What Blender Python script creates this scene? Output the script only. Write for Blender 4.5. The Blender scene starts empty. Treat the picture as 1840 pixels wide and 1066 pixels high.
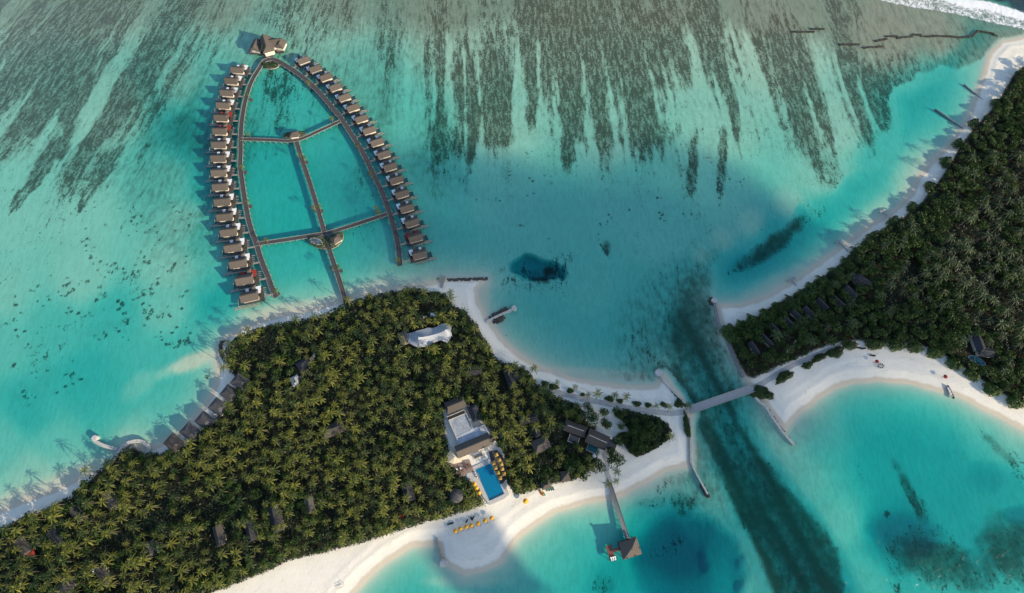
import bpy, math, random
import numpy as np
from mathutils import Vector, Matrix
random.seed(7); RNG = np.random.RandomState(7)
C = bpy.context.scene.collection
sc = bpy.context.scene
R = math.radians
# ------------------------------------------------------------------ camera
H = 330.0; TILT = R(20.0); F = 1000.0
cT, sT = math.cos(TILT), math.sin(TILT)
cam = bpy.data.cameras.new('camera'); camo = bpy.data.objects.new('camera', cam); C.objects.link(camo)
camo.location = (0, 0, H); camo.rotation_euler = (TILT, 0, 0)
cam.sensor_width = 36; cam.lens = 36*F/1840.0; cam.clip_start = 1; cam.clip_end = 20000
sc.camera = camo
def P(px, py, z=0.0):
    """point of the ground plane at height z seen at photograph position px,py"""
    dx = (px-920.0)/F; dy = (533.0-py)/F
    d = Vector((dx, dy*cT+sT, dy*sT-cT)); t = (z-H)/d.z
    return Vector((d.x*t, d.y*t, z))
def Pn(px, py):
    dx = (px-920.0)/F; dy = (533.0-py)/F
    dz = dy*sT-cT; t = -H/dz
    return dx*t, (dy*cT+sT)*t
def toimg(x, y, z=0.0):
    dy_ = y; dz_ = z-H
    fwd = dy_*sT - dz_*cT; up = dy_*cT + dz_*sT
    fwd = np.maximum(fwd, 1.0)
    return 920.0+F*x/fwd, 533.0-F*up/fwd
def mpp(py):
    return H/(cT-(533.0-py)/F*sT)/F
# ------------------------------------------------------------------ light
SUN_EL = R(21.0)
SHADOW = Vector((-0.86, 0.51)).normalized()          # direction in which shadows fall
sund = Vector((-SHADOW.x*math.cos(SUN_EL), -SHADOW.y*math.cos(SUN_EL), math.sin(SUN_EL)))
w = bpy.data.worlds.new("World"); sc.world = w; w.use_nodes = True
nt = w.node_tree; bg = nt.nodes['Background']
sky = nt.nodes.new('ShaderNodeTexSky'); sky.sky_type = 'NISHITA'; sky.sun_disc = False
sky.sun_elevation = SUN_EL; sky.sun_rotation = math.atan2(sund.x, sund.y)
sky.altitude = 0; sky.air_density = 1.0; sky.dust_density = 0.5; sky.ozone_density = 1.0
nt.links.new(sky.outputs[0], bg.inputs[0]); bg.inputs[1].default_value = 0.15
sl = bpy.data.lights.new('sun', 'SUN'); sl.energy = 4.6; sl.angle = R(0.5); sl.color = (1.0, 0.84, 0.60)
so = bpy.data.objects.new('sun', sl); C.objects.link(so)
so.rotation_euler = sund.to_track_quat('Z', 'Y').to_euler(); so.location = (300, -200, 300)
sc.view_settings.view_transform = 'Standard'; sc.view_settings.look = 'None'
sc.view_settings.exposure = 0.70; sc.view_settings.gamma = 1.0
sc.render.engine = 'CYCLES'
cy = sc.cycles
cy.max_bounces = 6; cy.diffuse_bounces = 2; cy.glossy_bounces = 2; cy.transmission_bounces = 3; cy.transparent_max_bounces = 10
cy.use_denoising = True; cy.caustics_reflective = False; cy.caustics_refractive = False
cy.use_adaptive_sampling = True; cy.adaptive_threshold = 0.02
# ------------------------------------------------------------------ tags
def tag(o, label=None, cat=None, group=None, kind=None):
    if label: o['label'] = label
    if cat: o['category'] = cat
    if group: o['group'] = group
    if kind: o['kind'] = kind
    return o
# ------------------------------------------------------------------ materials
def newmat(name):
    m = bpy.data.materials.new(name); m.use_nodes = True
    return m, m.node_tree, m.node_tree.nodes['Principled BSDF']
def N(t, typ, **kw):
    n = t.nodes.new(typ)
    for k, v in kw.items(): setattr(n, k, v)
    return n
def mixc(t, f, a, b, blend='MIX'):
    n = N(t, 'ShaderNodeMix', data_type='RGBA', blend_type=blend)
    for i, v in ((0, f), (6, a), (7, b)):
        if hasattr(v, 'links'): t.links.new(v, n.inputs[i])
        elif i == 0: n.inputs[0].default_value = v
        else: n.inputs[i].default_value = (*v, 1)
    return n.outputs[2]
def ma(t, op, a, b=0.0, c=0.0, clamp=False):
    n = N(t, 'ShaderNodeMath', operation=op, use_clamp=clamp)
    for i, v in enumerate((a, b, c)):
        if hasattr(v, 'links'): t.links.new(v, n.inputs[i])
        else: n.inputs[i].default_value = v
    return n.outputs[0]
def sstep(t, v, a, b):
    n = N(t, 'ShaderNodeMapRange', interpolation_type='SMOOTHSTEP')
    t.links.new(v, n.inputs[0]); n.inputs[1].default_value = a; n.inputs[2].default_value = b
    return n.outputs[0]
def noise(t, vec, scale, detail=3, rough=0.55, dist=0.0):
    n = N(t, 'ShaderNodeTexNoise'); n.inputs['Scale'].default_value = scale
    n.inputs['Detail'].default_value = detail; n.inputs['Roughness'].default_value = rough
    n.inputs['Distortion'].default_value = dist
    if vec is not None: t.links.new(vec, n.inputs['Vector'])
    return n.outputs[0]
def attr(t, name):
    n = N(t, 'ShaderNodeAttribute', attribute_name=name); return n.outputs['Fac']
def pos(t):
    return N(t, 'ShaderNodeNewGeometry').outputs['Position']
def simple(name, c1, c2=None, scale=1.0, rough=0.85, stretch=None, bump=0.0, spec=0.3):
    """two-tone mottled surface"""
    m, t, b = newmat(name)
    tc = N(t, 'ShaderNodeTexCoord').outputs['Object']
    if stretch:
        mp = N(t, 'ShaderNodeMapping'); mp.inputs['Scale'].default_value = stretch
        t.links.new(tc, mp.inputs[0]); tc = mp.outputs[0]
    n = noise(t, tc, scale, 4, 0.65)
    c2 = c2 or tuple(v*0.6 for v in c1)
    col = mixc(t, sstep(t, n, 0.3, 0.7), c1, c2)
    t.links.new(col, b.inputs['Base Color']); b.inputs['Roughness'].default_value = rough
    b.inputs['Specular IOR Level'].default_value = spec
    if bump:
        bp = N(t, 'ShaderNodeBump'); bp.inputs['Strength'].default_value = bump; bp.inputs['Distance'].default_value = 0.1
        t.links.new(n, bp.inputs['Height']); t.links.new(bp.outputs[0], b.inputs['Normal'])
    return m
# ------------------------------------------------------------------ numpy noise
def vnoise(x, y, seed=0):
    xi = np.floor(x).astype(np.int64); yi = np.floor(y).astype(np.int64)
    xf = x-xi; yf = y-yi
    xf = xf*xf*(3-2*xf); yf = yf*yf*(3-2*yf)
    def h(a, b):
        n = (a*374761393 + b*668265263 + seed*1442695041) & 0xffffffff
        n = ((n ^ (n >> 13))*1274126177) & 0xffffffff
        return ((n ^ (n >> 16)) & 0xffff)/65535.0
    return (h(xi, yi)*(1-xf)+h(xi+1, yi)*xf)*(1-yf)+(h(xi, yi+1)*(1-xf)+h(xi+1, yi+1)*xf)*yf
def fbm(x, y, oct=4, seed=0, gain=0.5):
    s = 0; a = 1; tot = 0
    for i in range(oct):
        s = s+a*vnoise(x*2**i, y*2**i, seed+i*17); tot += a; a *= gain
    return s/tot
def segdist(px, py, pts, closed=False):
    d = np.full(px.shape, 1e9)
    n = len(pts)
    for i in range(n if closed else n-1):
        ax, ay = pts[i]; bx, by = pts[(i+1) % n]
        vx, vy = bx-ax, by-ay; L = vx*vx+vy*vy+1e-9
        t = np.clip(((px-ax)*vx+(py-ay)*vy)/L, 0, 1)
        d = np.minimum(d, (px-ax-t*vx)**2+(py-ay-t*vy)**2)
    return np.sqrt(d)
def inpoly(px, py, pts):
    r = np.zeros(px.shape, bool); n = len(pts)
    for i in range(n):
        ax, ay = pts[i]; bx, by = pts[(i+1) % n]
        if ay == by: continue
        c = ((ay > py) != (by > py)) & (px < (bx-ax)*(py-ay)/(by-ay)+ax)
        r ^= c
    return r
def sdist(px, py, pts):
    """signed distance in metres (inside positive); pts traced in the photograph"""
    g = [Pn(*p) for p in pts]
    d = segdist(px, py, g, True)
    return np.where(inpoly(px, py, g), d, -d)
def ctrl(px, py, pts, sig):
    """smooth field through (px,py,value[,radius]) controls, photograph coordinates"""
    num = np.zeros(px.shape); den = np.full(px.shape, 1e-30)
    for p in pts:
        s = p[3] if len(p) > 3 else sig
        q = ((px-p[0])**2+(py-p[1])**2)/(s*s)
        wgt = 1.0/(q*q+0.02)
        num += wgt*p[2]; den += wgt
    return num/den
def ell(px, py, cx, cy, rx, ry, ang=0.0, wob=0.35, seed=3):
    a = R(ang); dx = px-cx; dy = py-cy
    u = (dx*math.cos(a)+dy*math.sin(a))/rx; v = (-dx*math.sin(a)+dy*math.cos(a))/ry
    r = np.sqrt(u*u+v*v)+wob*(fbm(px/22.0, py/22.0, 4, seed)-0.5)*2
    return np.clip(1.35-r, 0, 0.7)/0.7
# ================================================================== terrain, traced from the photograph, laid on the ground
MAIN = [(-260,1010),(-60,935),(0,917),(50,895),(100,878),(150,853),(175,846),(200,838),(212,820),(225,800),(270,805),(300,793),(322,780),(348,752),(368,734),(380,712),(388,690),(392,660),(388,645),(396,628),(404,608),(432,590),(470,573),(520,558),(570,550),(620,538),(680,521),(740,512),(792,504),(800,501),(860,501),(872,506),(858,520),(862,545),(870,560),(880,575),(905,606),(930,630),(970,657),(1020,676),(1080,688),(1140,694),(1178,693),(1192,672),(1208,694),(1224,712),(1240,738),(1246,745),(1242,755),(1243,800),(1245,836),(1200,848),(1160,872),(1120,893),(1095,901),(1050,908),(1000,922),(962,945),(932,968),(914,992),(902,1010),(870,1024),(835,1030),(806,1016),(794,1006),(790,980),(740,982),(700,1008),(660,1043),(636,1070),(600,1130),(300,1400),(-400,1500)]
EAST = [(2100,-120),(1900,20),(1840,66),(1800,74),(1778,98),(1768,128),(1757,156),(1746,190),(1733,215),(1716,240),(1698,262),(1668,292),(1648,318),(1636,344),(1608,372),(1562,402),(1520,432),(1478,462),(1430,498),(1380,528),(1330,545),(1290,546),(1284,542),(1292,575),(1306,612),(1322,645),(1336,676),(1340,690),(1352,700),(1365,718),(1385,745),(1410,778),(1440,744),(1470,720),(1502,700),(1540,688),(1580,685),(1630,690),(1700,706),(1740,720),(1790,745),(1840,772),(2000,860),(2500,1000),(2600,0)]
FW = [(-260,1080),(-20,958),(25,937),(60,923),(95,908),(128,892),(140,880),(166,855),(190,837),(215,815),(240,800),(262,812),(300,812),(340,798),(372,770),(398,742),(420,716),(430,690),(412,668),(403,640),(408,625),(432,604),(470,588),(520,578),(580,568),(625,544),(680,528),(745,518),(800,528),(815,548),(838,560),(860,585),(866,600),(880,618),(890,640),(905,650),(945,660),(968,690),(990,706),(1010,716),(1040,726),(1050,745),(1060,762),(1072,760),(1075,772),(1060,790),(1080,800),(1078,818),(1070,838),(1045,858),(1030,866),(990,874),(960,884),(928,893),(910,872),(906,862),(905,835),(900,812),(893,800),(880,775),(858,752),(840,730),(800,738),(804,780),(812,815),(808,832),(838,855),(866,880),(868,910),(850,917),(810,930),(770,940),(730,952),(690,966),(640,981),(580,996),(520,1010),(480,1030),(430,1050),(380,1068),(200,1180),(-100,1400),(-400,1500)]
FE = [(2100,40),(1900,95),(1838,118),(1815,138),(1785,190),(1750,226),(1722,262),(1700,300),(1672,340),(1642,375),(1602,400),(1562,425),(1528,450),(1512,470),(1470,500),(1425,528),(1390,545),(1345,575),(1307,592),(1312,622),(1324,650),(1338,676),(1352,684),(1385,668),(1420,653),(1470,630),(1505,618),(1560,614),(1600,620),(1640,620),(1678,632),(1716,655),(1756,682),(1800,712),(1840,728),(2000,800),(2500,940),(2600,60)]
ISLE = [(1100,738),(1125,735),(1150,742),(1180,748),(1200,762),(1208,776),(1202,786),(1204,790),(1182,806),(1160,818),(1142,824),(1128,815),(1118,800),(1104,785),(1112,776),(1128,775),(1118,760),(1102,750)]

DEPTH = [(0,0,.8),(200,0,.8),(400,0,.8),(600,0,.7),(800,0,.6),(1000,0,.6),(1200,0,.5),(1400,20,.4),(1600,60,.3),(1700,60,.3),(1790,30,.6),(1840,-5,16,25),(1800,-20,14,25),(0,200,.8),(200,200,.8),(330,150,1.1),(0,400,1.0),(150,380,1.0),(300,330,1.5),(350,230,3.4),(380,330,3.0),(370,180,2.6),(330,400,1.1),(0,520,1.1),(150,500,1.0),(300,480,1.0),(370,420,2.0),(0,620,1.6),(100,600,2.0),(200,570,2.3),(150,680,3),(50,740,2.7),(200,740,2.8),(300,640,2.3),(340,720,2.3),(250,775,1.8),(100,800,1.6),(0,790,1.6),(60,850,1.0),(300,560,1.3),(390,550,2.8),(360,600,2.6),(460,560,1.8),
(490,180,2.5),(470,300,3.4),(520,340,3.2),(500,400,3.2),(620,300,2.6),(640,380,2.8),(560,220,2.4),(530,480,2.8),(640,470,2.4),(560,520,2.2),(700,500,1.8),(380,150,1.7),(460,80,1.4),(560,60,1.0),(640,150,1.4),(720,220,1.5),(780,330,2.0),(800,450,2.1),(780,480,1.6),
(850,100,.7),(1000,100,.7),(1200,100,.7),(1400,100,.6),(900,230,.8),(1100,230,.8),(1300,230,.8),(1500,230,.7),(1480,320,.9),(900,350,1.5),(1000,400,1.7),(1150,350,1.5),(1300,350,1.3),(1200,430,1.5),(1350,400,.9,35),(1300,430,1.0,30),(1420,365,.8,35),(1260,460,1.1,25),(1050,520,1.8),(900,480,1.8),(1000,600,2.1),(1100,650,2.3),(1150,560,2.2),
(1240,500,2.4),(1230,600,3.0),(1260,660,3.6),(1225,700,3.8),(1290,760,3.8),(1310,820,3.4),(1380,900,3.2),(1440,980,3.2),(1480,1050,3.2),(1262,800,1.2,50),(1290,880,1.6),(1350,1000,2.4),(1330,1050,2),(1300,600,1.0,40),(1315,650,1.2,40),
(1320,490,3.3),(1400,440,3.3),(1500,380,2.8),(1600,300,2.2),(1650,200,2.1),(1720,150,3.2),(1770,100,2.8),(1700,220,2.9),
(1400,800,1.8),(1380,760,1.8,40),(1440,860,1.7),(1500,950,1.8),(1540,1050,2.2),(1480,790,2.6),(1560,740,4.2),(1620,720,4.6),(1600,820,4.6),(1700,800,4.2),(1760,780,2.8),(1820,800,1.8),(1800,870,3.8),(1700,900,4.6),(1620,960,6.5),(1750,980,4.5),(1700,1040,2.8),(1830,960,3.8),(1830,1050,2.8),
(1180,880,1.6),(1250,930,2.2),(1200,960,8),(1150,930,3.6),(1240,1020,8),(1130,1040,5),(1050,960,3.2),(1000,1000,2.6),(950,1040,2.8),(1300,1000,2.6),(860,1060,3.8),(760,1040,3.2),(700,1066,3.2)]
# coverage of dark coral / sea-grass clumps, 0..1
COV = [(0,0,.5),(100,30,.5),(200,20,.55),(350,0,.5),(600,0,.5),(480,20,.4),(800,20,.75),(1000,30,.85),(1200,30,.8),(1400,10,.25),(1450,60,.45),(60,120,.42),(180,100,.55),(300,90,.4),(400,60,.35),(40,220,.35),(150,190,.5),(260,180,.45),(100,280,.40),(60,340,.22),(0,400,.16),(150,300,.36),(220,280,.2),(300,250,.1),(200,400,.05),(380,160,.05),(460,60,.1),(560,40,.4),(600,100,.25),(650,180,.1),(720,160,.25),(700,80,.5),(720,250,.1),(820,120,.68),(820,230,.45),(900,120,.75),(900,220,.58),(1000,120,.85),(1010,230,.6),(1100,120,.75),(1110,220,.6),(1200,120,.8),(1200,220,.55),(1320,120,.8),(1320,220,.55),(1420,120,.7),(1430,220,.6),(1500,200,.66),(1380,180,.66),(1540,160,.8),(1570,230,.75),(1590,160,.7,30),(1500,110,.6),(1480,260,.42),(1420,330,.2),(1520,280,.3),(850,310,.1),(920,290,.12),(1020,290,.45,30),(1070,300,.2),(1110,310,.15),(1210,300,.28),(1300,300,.28),(1380,330,.15),(1230,370,.2),(1150,360,.12),(1050,380,.02),(900,380,.06),(800,400,.03),(1000,420,.08),(1150,420,.1),(1230,440,.12),(1290,420,.05),(1000,550,0),(1100,600,.02),(700,350,.02),(600,300,.03),(500,400,0),(150,560,.05),(100,650,.08),(250,480,.06),(300,560,.05),(0,700,.05),(200,720,0),
(1240,520,.12),(1240,600,.2),(1240,660,.15),(1500,440,.15),(1600,250,0,40),(1700,150,0),(1620,110,.5,40),(1700,95,.35,40),(1650,60,.05,40),(1560,80,.2,40),(1800,200,0),(1500,800,0),(1560,740,0),(1700,800,.05),(1450,900,0,50),(1540,1020,0,50),(1700,950,.0,40),(900,1000,0),(700,1050,0),(1000,1000,0),(1200,960,.0)]
# broad brownish-green algal film, 0..1
WASH = [(0,0,.6),(200,0,.55),(400,0,.6),(600,0,.75),(800,0,.8),(1000,0,.85),(1200,0,.7),(1400,20,.95),(1500,40,.95),(1600,55,1),(1700,60,1),(1780,50,1),(1440,90,.7),(100,100,.55),(300,120,.5),(400,100,.4),(550,60,.45),(660,120,.55),(0,200,.3),(100,300,.1),(200,250,.3),(300,180,.5),(340,230,.9),(310,300,.55),(340,340,.4),(0,400,0),(150,420,0),(380,200,.5),(600,100,.4),(700,180,.6),(740,260,.4),(780,200,.25),(900,120,.3),(1000,120,.35),(1100,120,.3),(1300,130,.35),(1500,140,.6),(1570,200,.65),(1590,150,.8,30),(1480,200,.4),(900,260,.1),(1100,260,.1),(1300,270,.1),(1500,280,.1),(1450,350,0),(900,400,0),(1100,450,.05),(700,400,0),(500,160,.15),(500,350,.05),(620,300,.1),(1000,600,0),(1230,520,.4),(1240,600,.7),(1250,660,.4),(1180,420,.1),(1400,430,.1),(1600,250,0),(1700,180,0),(1600,800,0),(1270,800,.6,30),(1290,850,.5,30),(1310,620,.4,25),(1400,880,.2),(1800,850,.1),(500,500,0),(200,600,0),(100,780,0),(800,1000,0),(1100,1000,0),(1620,105,.85,30),(1700,90,.7,30),(1660,125,.6,30)]

xs = np.concatenate([np.array([-6000,-3000,-1600,-1000,-750,-600.]), np.arange(-520,-421,12.), np.arange(-415,415.5,1.0), np.arange(420,521,12.), np.array([600,750,1000,1600,3000,6000.])])
ys = np.concatenate([np.array([-6000,-3000,-1500,-800,-400,-250.]), np.arange(-150,-64,8.), np.arange(-60,385.5,1.0), np.arange(390,500,10.), np.array([560,700,1000,1600,3000,6000.])])
GX, GY = np.meshgrid(xs, ys)
ipx, ipy = toimg(GX, GY)
dm = sdist(GX, GY, MAIN); de = sdist(GX, GY, EAST)
land = np.maximum(dm, de)
land = land + 1.6*(fbm(GX/14, GY/14, 4, 5)-0.5) + 3.0*(fbm(GX/45, GY/45, 2, 25)-0.5)
dep = ctrl(ipx, ipy, DEPTH, 60)
dep = dep*(0.86+0.28*fbm(GX/60, GY/60, 4, 9))*(1-.4*np.clip((170-ipy)/120, 0, 1)*(ipx < 1700))
def patch(cx, cy, rx, ry, ang, amt, seed=3, wob=.35, sh=1.0):
    return amt*np.clip(ell(ipx, ipy, cx, cy, rx, ry, ang, wob, seed)*sh, 0, 1)
dep = dep + patch(966,481,35,19,8,9,3,.55,2.2) + patch(952,492,20,10,0,2,4,.3,2)
dep = dep + patch(1200,965,75,62,30,3,5,.1,1.6) + patch(1240,1020,85,75,35,4.5,15,.12,2.2)
dep = dep + patch(1632,958,60,34,10,3.5,6,.15) + patch(1772,858,34,24,20,1.3,7,.4) + patch(1838,925,26,16,0,3,8,.15)
dep = dep + patch(390,555,40,30,-30,1.2,11,.2)+ patch(1215,700,40,12,40,3,12)
# channel: follow its centre line, keep a steep eastern edge
chl = [Pn(*p) for p in [(1250,560),(1262,640),(1272,700),(1300,760),(1335,830),(1385,910),(1440,985),(1480,1066),(1500,1150)]]
dch = segdist(GX, GY, chl)
prof = np.clip((22.0+4*(fbm(GX/30,GY/30,3,77)-.5)-dch)/7.0, 0, 1)
sea_side = np.clip((ipy-640)/90, 0, 1)
dep = dep+prof*sea_side*2.0
# a gentle beach, then the lagoon floor
slope = 0.055
beach = -land*slope - 0.0
wblend = np.clip((-land)/34.0, 0, 1)**0.8
dwall = np.full(GX.shape, 1e9)
for wl in ([(1286,556),(1291,580),(1300,598),(1310,620),(1322,648),(1336,678)],[(1240.5,752),(1242,830),(1272,888)],[(1190,682),(1231,726)],[(1362,719),(1376,730),(1406,775)]):
    dwall = np.minimum(dwall, segdist(GX, GY, [Pn(*q) for q in wl]))
wblend = np.maximum(wblend, np.clip((-land-.5)/7.0, 0, 1)*np.exp(-(dwall/12)**2)*.75)
zsea = -np.minimum(dep, dep*wblend + np.clip(beach,0,10)*0.9*(1-wblend)+0.02)
zland = np.minimum(0.085*land, 0.6+0.02*land); zland = np.minimum(zland, 1.9)+0.12*(fbm(GX/9, GY/9, 3, 8)-.5)*np.clip(land/6,0,1)
# storm berms along the beach
zland = zland + 0.18*np.exp(-((land-6-3*fbm(GX/40,GY/40,2,31))/1.3)**2) + 0.12*np.exp(-((land-12-4*fbm(GX/35,GY/35,2,32))/1.6)**2)
zsea = zsea*0.5
for (cx, cy, rx, ry, an, am) in [(338,652,52,15,-22,.8),(250,690,40,18,-40,.35),(140,850,70,14,-20,.6),(40,890,50,16,-20,.5),(520,552,90,10,-10,.55),(660,515,60,8,-15,.5),(1395,505,75,14,-30,.6),(1560,385,50,18,-38,.55),(1640,300,30,60,25,.5),(1735,130,14,50,20,.3),(900,620,14,50,-40,.35),(1100,672,110,9,4,.45),(830,1045,70,10,0,.35),(1560,672,90,9,-5,.3),(870,530,12,40,5,.6),(985,915,70,8,-20,.3)]:
    zsea = zsea*(1-am*np.clip(ell(ipx, ipy, cx, cy, rx, ry, an, .3, int(cx))*1.0, 0, 1))
GZ = np.where(land > 0, zland, zsea)
cov = ctrl(ipx, ipy, COV, 40)
wash = ctrl(ipx, ipy, WASH, 55)
# radiating spur-and-groove streaks
wx = np.where(ipx > 790, .45, 1.0)*(16*(fbm(ipx/70, ipy/90, 3, 41)-.5)+26*(fbm(ipx/200, ipy/200, 2, 43)-.5))
yc = np.where(ipx > 800, -1820.0, -900.0)
uu = (ipx+wx-800)/(ipy-yc)*1900.0 + 800
left = ipx < 800
uu = np.where(left, (ipx+wx-800)/(ipy+900)*1130.0+800, uu)
st = 0.50*fbm(uu/46, ipy/420, 2, 51)+0.32*fbm(uu/19, ipy/190, 2, 52)+0.18*fbm(uu/7, ipy/70, 2, 53)
ssm = np.clip((ipx-200)/100, 0, 1)*np.clip((470-ipy)/150, 0, 1)
streaky = np.clip((430-ipy)/140, 0, 1)*np.clip((1640-ipx)/60, 0, 1)*(1-0.75*np.clip(1-np.abs(ipx-540)/160, 0, 1))
cov_s = cov + streaky*(st-0.5)*2.9*np.clip(cov*3, 0.12, 1)
exs = np.zeros_like(cov_s); rr_ = np.random.RandomState(77)
def streak(x, wd, y0, y1, am):
    u0 = (x-800)/(150+1820)*1900+800
    edge = 1+.9*(fbm(ipx/9, ipy/14, 3, int(x))-.5)*2
    prof_ = np.exp(-((uu-u0)/(wd*edge*(.75+.35*np.clip((ipy-60)/200, 0, 1))+1e-3))**2)
    return am*prof_*np.clip((ipy-y0)/30, 0, 1)*np.clip((y1+30*(fbm(ipx/6, ipy/30, 2, int(x)+5)-.3)-ipy)/95, 0, 1)
for (x, wd, y0, y1, am) in [(725,7,80,260,-.5),(775,5,110,250,-.35),(805,8,40,300,-.75),(862,6,110,300,-.4),(885,4,90,240,-.3),(935,9,80,330,-.7),(972,5,60,280,-.45),(1000,4,40,200,-.35),(1053,9,70,320,-.75),(1092,5,90,300,-.4),(1112,8,40,330,-.6),(1171,8,30,260,-.7),(1195,5,90,330,-.4),(1214,8,60,330,-.55),(1264,10,50,330,-.65),(1285,5,100,300,-.35),(1320,11,40,340,-.75),(1369,9,40,340,-.65),(1392,5,100,330,-.35),(1443,9,80,350,-.55),(1487,11,70,360,-.7),(1549,7,110,330,-.5),
    (843,8,110,325,.6),(858,5,130,260,.5),(917,8,110,235,.5),(905,5,90,250,.4),(955,8,60,250,.35),(1022,11,60,310,.65),(1036,6,110,240,.5),(1072,8,60,315,.5),(1134,9,60,300,.45),(1162,7,110,300,.45),(1150,5,130,280,.4),(1239,13,50,180,.5),(1298,9,60,330,.5),(1344,9,40,340,.4),(1415,9,50,250,.45),(1462,11,60,290,.55),(1524,8,90,300,.45),(1582,9,120,300,.3),(1245,6,250,390,.28),(1120,6,260,400,.25),
    (760,6,60,200,.3),(690,6,40,160,.25),(660,8,30,150,.25)]:
    exs = exs+streak(x, wd, y0, y1, am)
for k in range(46):
    exs = exs+streak(rr_.uniform(700, 1590), rr_.uniform(1.8, 3.6), rr_.uniform(20, 130), rr_.uniform(220, 380), rr_.choice([-.42, -.3, .3]))
cov_s = cov_s+exs*.82*np.clip(streaky*2, 0, 1); cov_s = np.maximum(cov_s, .20*streaky*(cov > .1)*np.clip(cov*2.5, 0, 1)); wash = np.maximum(wash+np.minimum(exs, 0)*.7, .22*np.clip(streaky*1.5, 0, 1)*np.clip(cov*2.5, 0, 1))
cov_s = cov_s - 0.10*streaky*np.clip((60-ipy)/60,0,1)
wash = wash + streaky*(st-0.5)*0.9
# lagoon on the east side has a clean sandy floor with a scalloped reef edge
EL = [(1790,92),(1760,108),(1720,122),(1690,118),(1672,128),(1655,133),(1640,145),(1612,158),(1598,175),(1604,200),(1602,230),(1598,250),(1582,275),(1545,300),(1510,325),(1480,355),(1458,372),(1440,362),(1420,395),(1380,415),(1340,430),(1300,455),(1280,480),(1278,540),(1310,560),(1700,400),(1850,100)]
del_ = sdist(GX, GY, EL) + 7*(fbm(GX/10, GY/10, 4, 61)-.5)
inlag = np.clip(del_/3.0+.5, 0, 1)
cov_s = cov_s*(1-inlag); wash = wash*(1-inlag)
dep_l = np.clip(del_/14.0, 0, 1); lw = 22+26*np.exp(-((ipx-1640)/70)**2-((ipy-300)/90)**2)
GZ = np.where((land < 0) & (del_ > 0), np.minimum(GZ, -0.75-(0.9+1.7*np.clip((1540-ipx)/110, 0, 1))*dep_l*np.clip(-land/30,0,1))*np.clip(-land/lw,0,1)+GZ*(1-np.clip(-land/lw,0,1)), GZ)
for (cx, cy, rx, ry, an, am, sd) in [(1395,435,58,16,-40,.5,1),(1360,460,50,14,-32,.42,2),(1468,385,24,12,-30,.34,3),(1090,445,7,14,0,.6,4),(845,265,9,52,8,.45,5),(858,215,8,30,5,.4,6),(1020,250,11,52,2,.62,7),(1020,200,14,40,0,.4,8),(955,200,9,32,6,.4,9),(1080,230,8,44,0,.42,10),(1140,235,8,40,4,.44,11),(1170,225,7,40,0,.4,12),(1245,290,9,60,5,.36,13),(1298,300,8,60,3,.36,14),
   (1640,890,8,52,-26,.3,21),(1662,915,13,30,-30,.32,22),(1690,1000,62,36,18,.75,23),(1700,1030,88,30,10,.36,24),(1815,975,36,24,-10,.6,25),(1820,1020,40,40,0,.4,26),(1612,1030,12,60,-5,.45,27),(1790,800,10,34,-40,.22,28),(1825,820,8,30,-50,.26,29),(1840,860,8,40,-35,.28,30),(1550,845,5,22,-20,.25,31),(1600,925,9,8,0,.4,32),
   (1180,870,30,18,0,.28,33),(1230,905,22,28,0,.34,34),(1170,905,40,10,0,.25,35),(1225,970,12,20,0,.25,36),(1200,995,30,22,0,.2,37),(1085,1060,18,22,0,.3,38),
   (60,325,10,52,36,.6,41),(178,320,10,52,32,.62,42),(160,260,12,50,32,.6,43),(115,250,12,40,30,.5,44),(75,210,12,40,30,.45,45),(205,195,14,50,26,.55,46),(130,180,16,40,25,.5,47),(220,160,16,40,20,.45,48),(30,360,8,20,30,.5,49),(262,260,5,40,26,.25,50),(232,385,6,34,26,.28,51),(150,125,20,50,15,.45,52),(110,90,30,30,0,.3,53),
   (110,585,50,14,-12,.16,61),(80,640,45,16,-14,.2,62),(240,500,40,30,0,.14,63),(650,330,34,36,0,.14,64),(645,300,20,26,0,.12,65),(640,410,30,30,20,.12,66),(500,150,30,28,0,.16,67),(505,185,18,50,8,.16,68),(335,615,14,6,0,.3,69),(372,678,5,5,0,.6,70),
   (970,500,60,26,0,.3,71),(1010,470,22,22,0,.25,72),(1150,615,24,30,0,.22,73),(1190,655,25,12,20,.2,74),(1240,560,44,88,4,.1,75),(1290,600,12,44,-14,.3,76)]:
    cov_s = cov_s+am*ell(ipx, ipy, cx, cy, rx, ry, an, .6, sd)*1.35
# channel grass
CH = [(1215,490),(1278,478),(1284,540),(1292,575),(1300,620),(1312,665),(1330,700),(1345,760),(1380,820),(1430,880),(1480,935),(1515,985),(1532,1066),(1560,1200),(1400,1200),(1380,1066),(1340,960),(1300,880),(1262,800),(1245,745),(1200,660),(1205,560)]
dc = sdist(GX, GY, CH)+5*(fbm(GX/22, GY/22, 3, 91)-.5)
cgr = np.clip(dc/4.0, 0, 1)
chs = fbm((ipx-ipy*0.58)/9, (ipx*0.5+ipy)/120, 3, 93)
grass = cgr*np.clip((ipy-520)/60, 0, 1)
cov_s = np.maximum(cov_s, grass*(0.30+1.0*(chs-.35)+0.22*np.clip((ipy-700)/150,0,1)))
wash = np.maximum(wash, grass*(0.35+.35*np.clip((ipy-820)/80,0,1)))
for (cx, cy, rx, ry, an, am, sd) in [(1395,435,60,15,-40,.6,1),(1355,462,40,12,-32,.45,2),(968,497,26,10,10,.8,3),(985,480,10,9,0,.9,4),(1700,1010,95,42,12,.75,23),(1815,990,40,50,-10,.8,25),(1650,905,9,62,-27,.55,21),(1240,600,36,95,4,.7,75),(1215,680,34,8,35,.8,76),(845,265,9,52,8,.6,5),(1230,900,30,22,0,.35,34),(1170,905,40,12,0,.3,35)]:
    pass
gr = np.zeros_like(cov_s)
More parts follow.
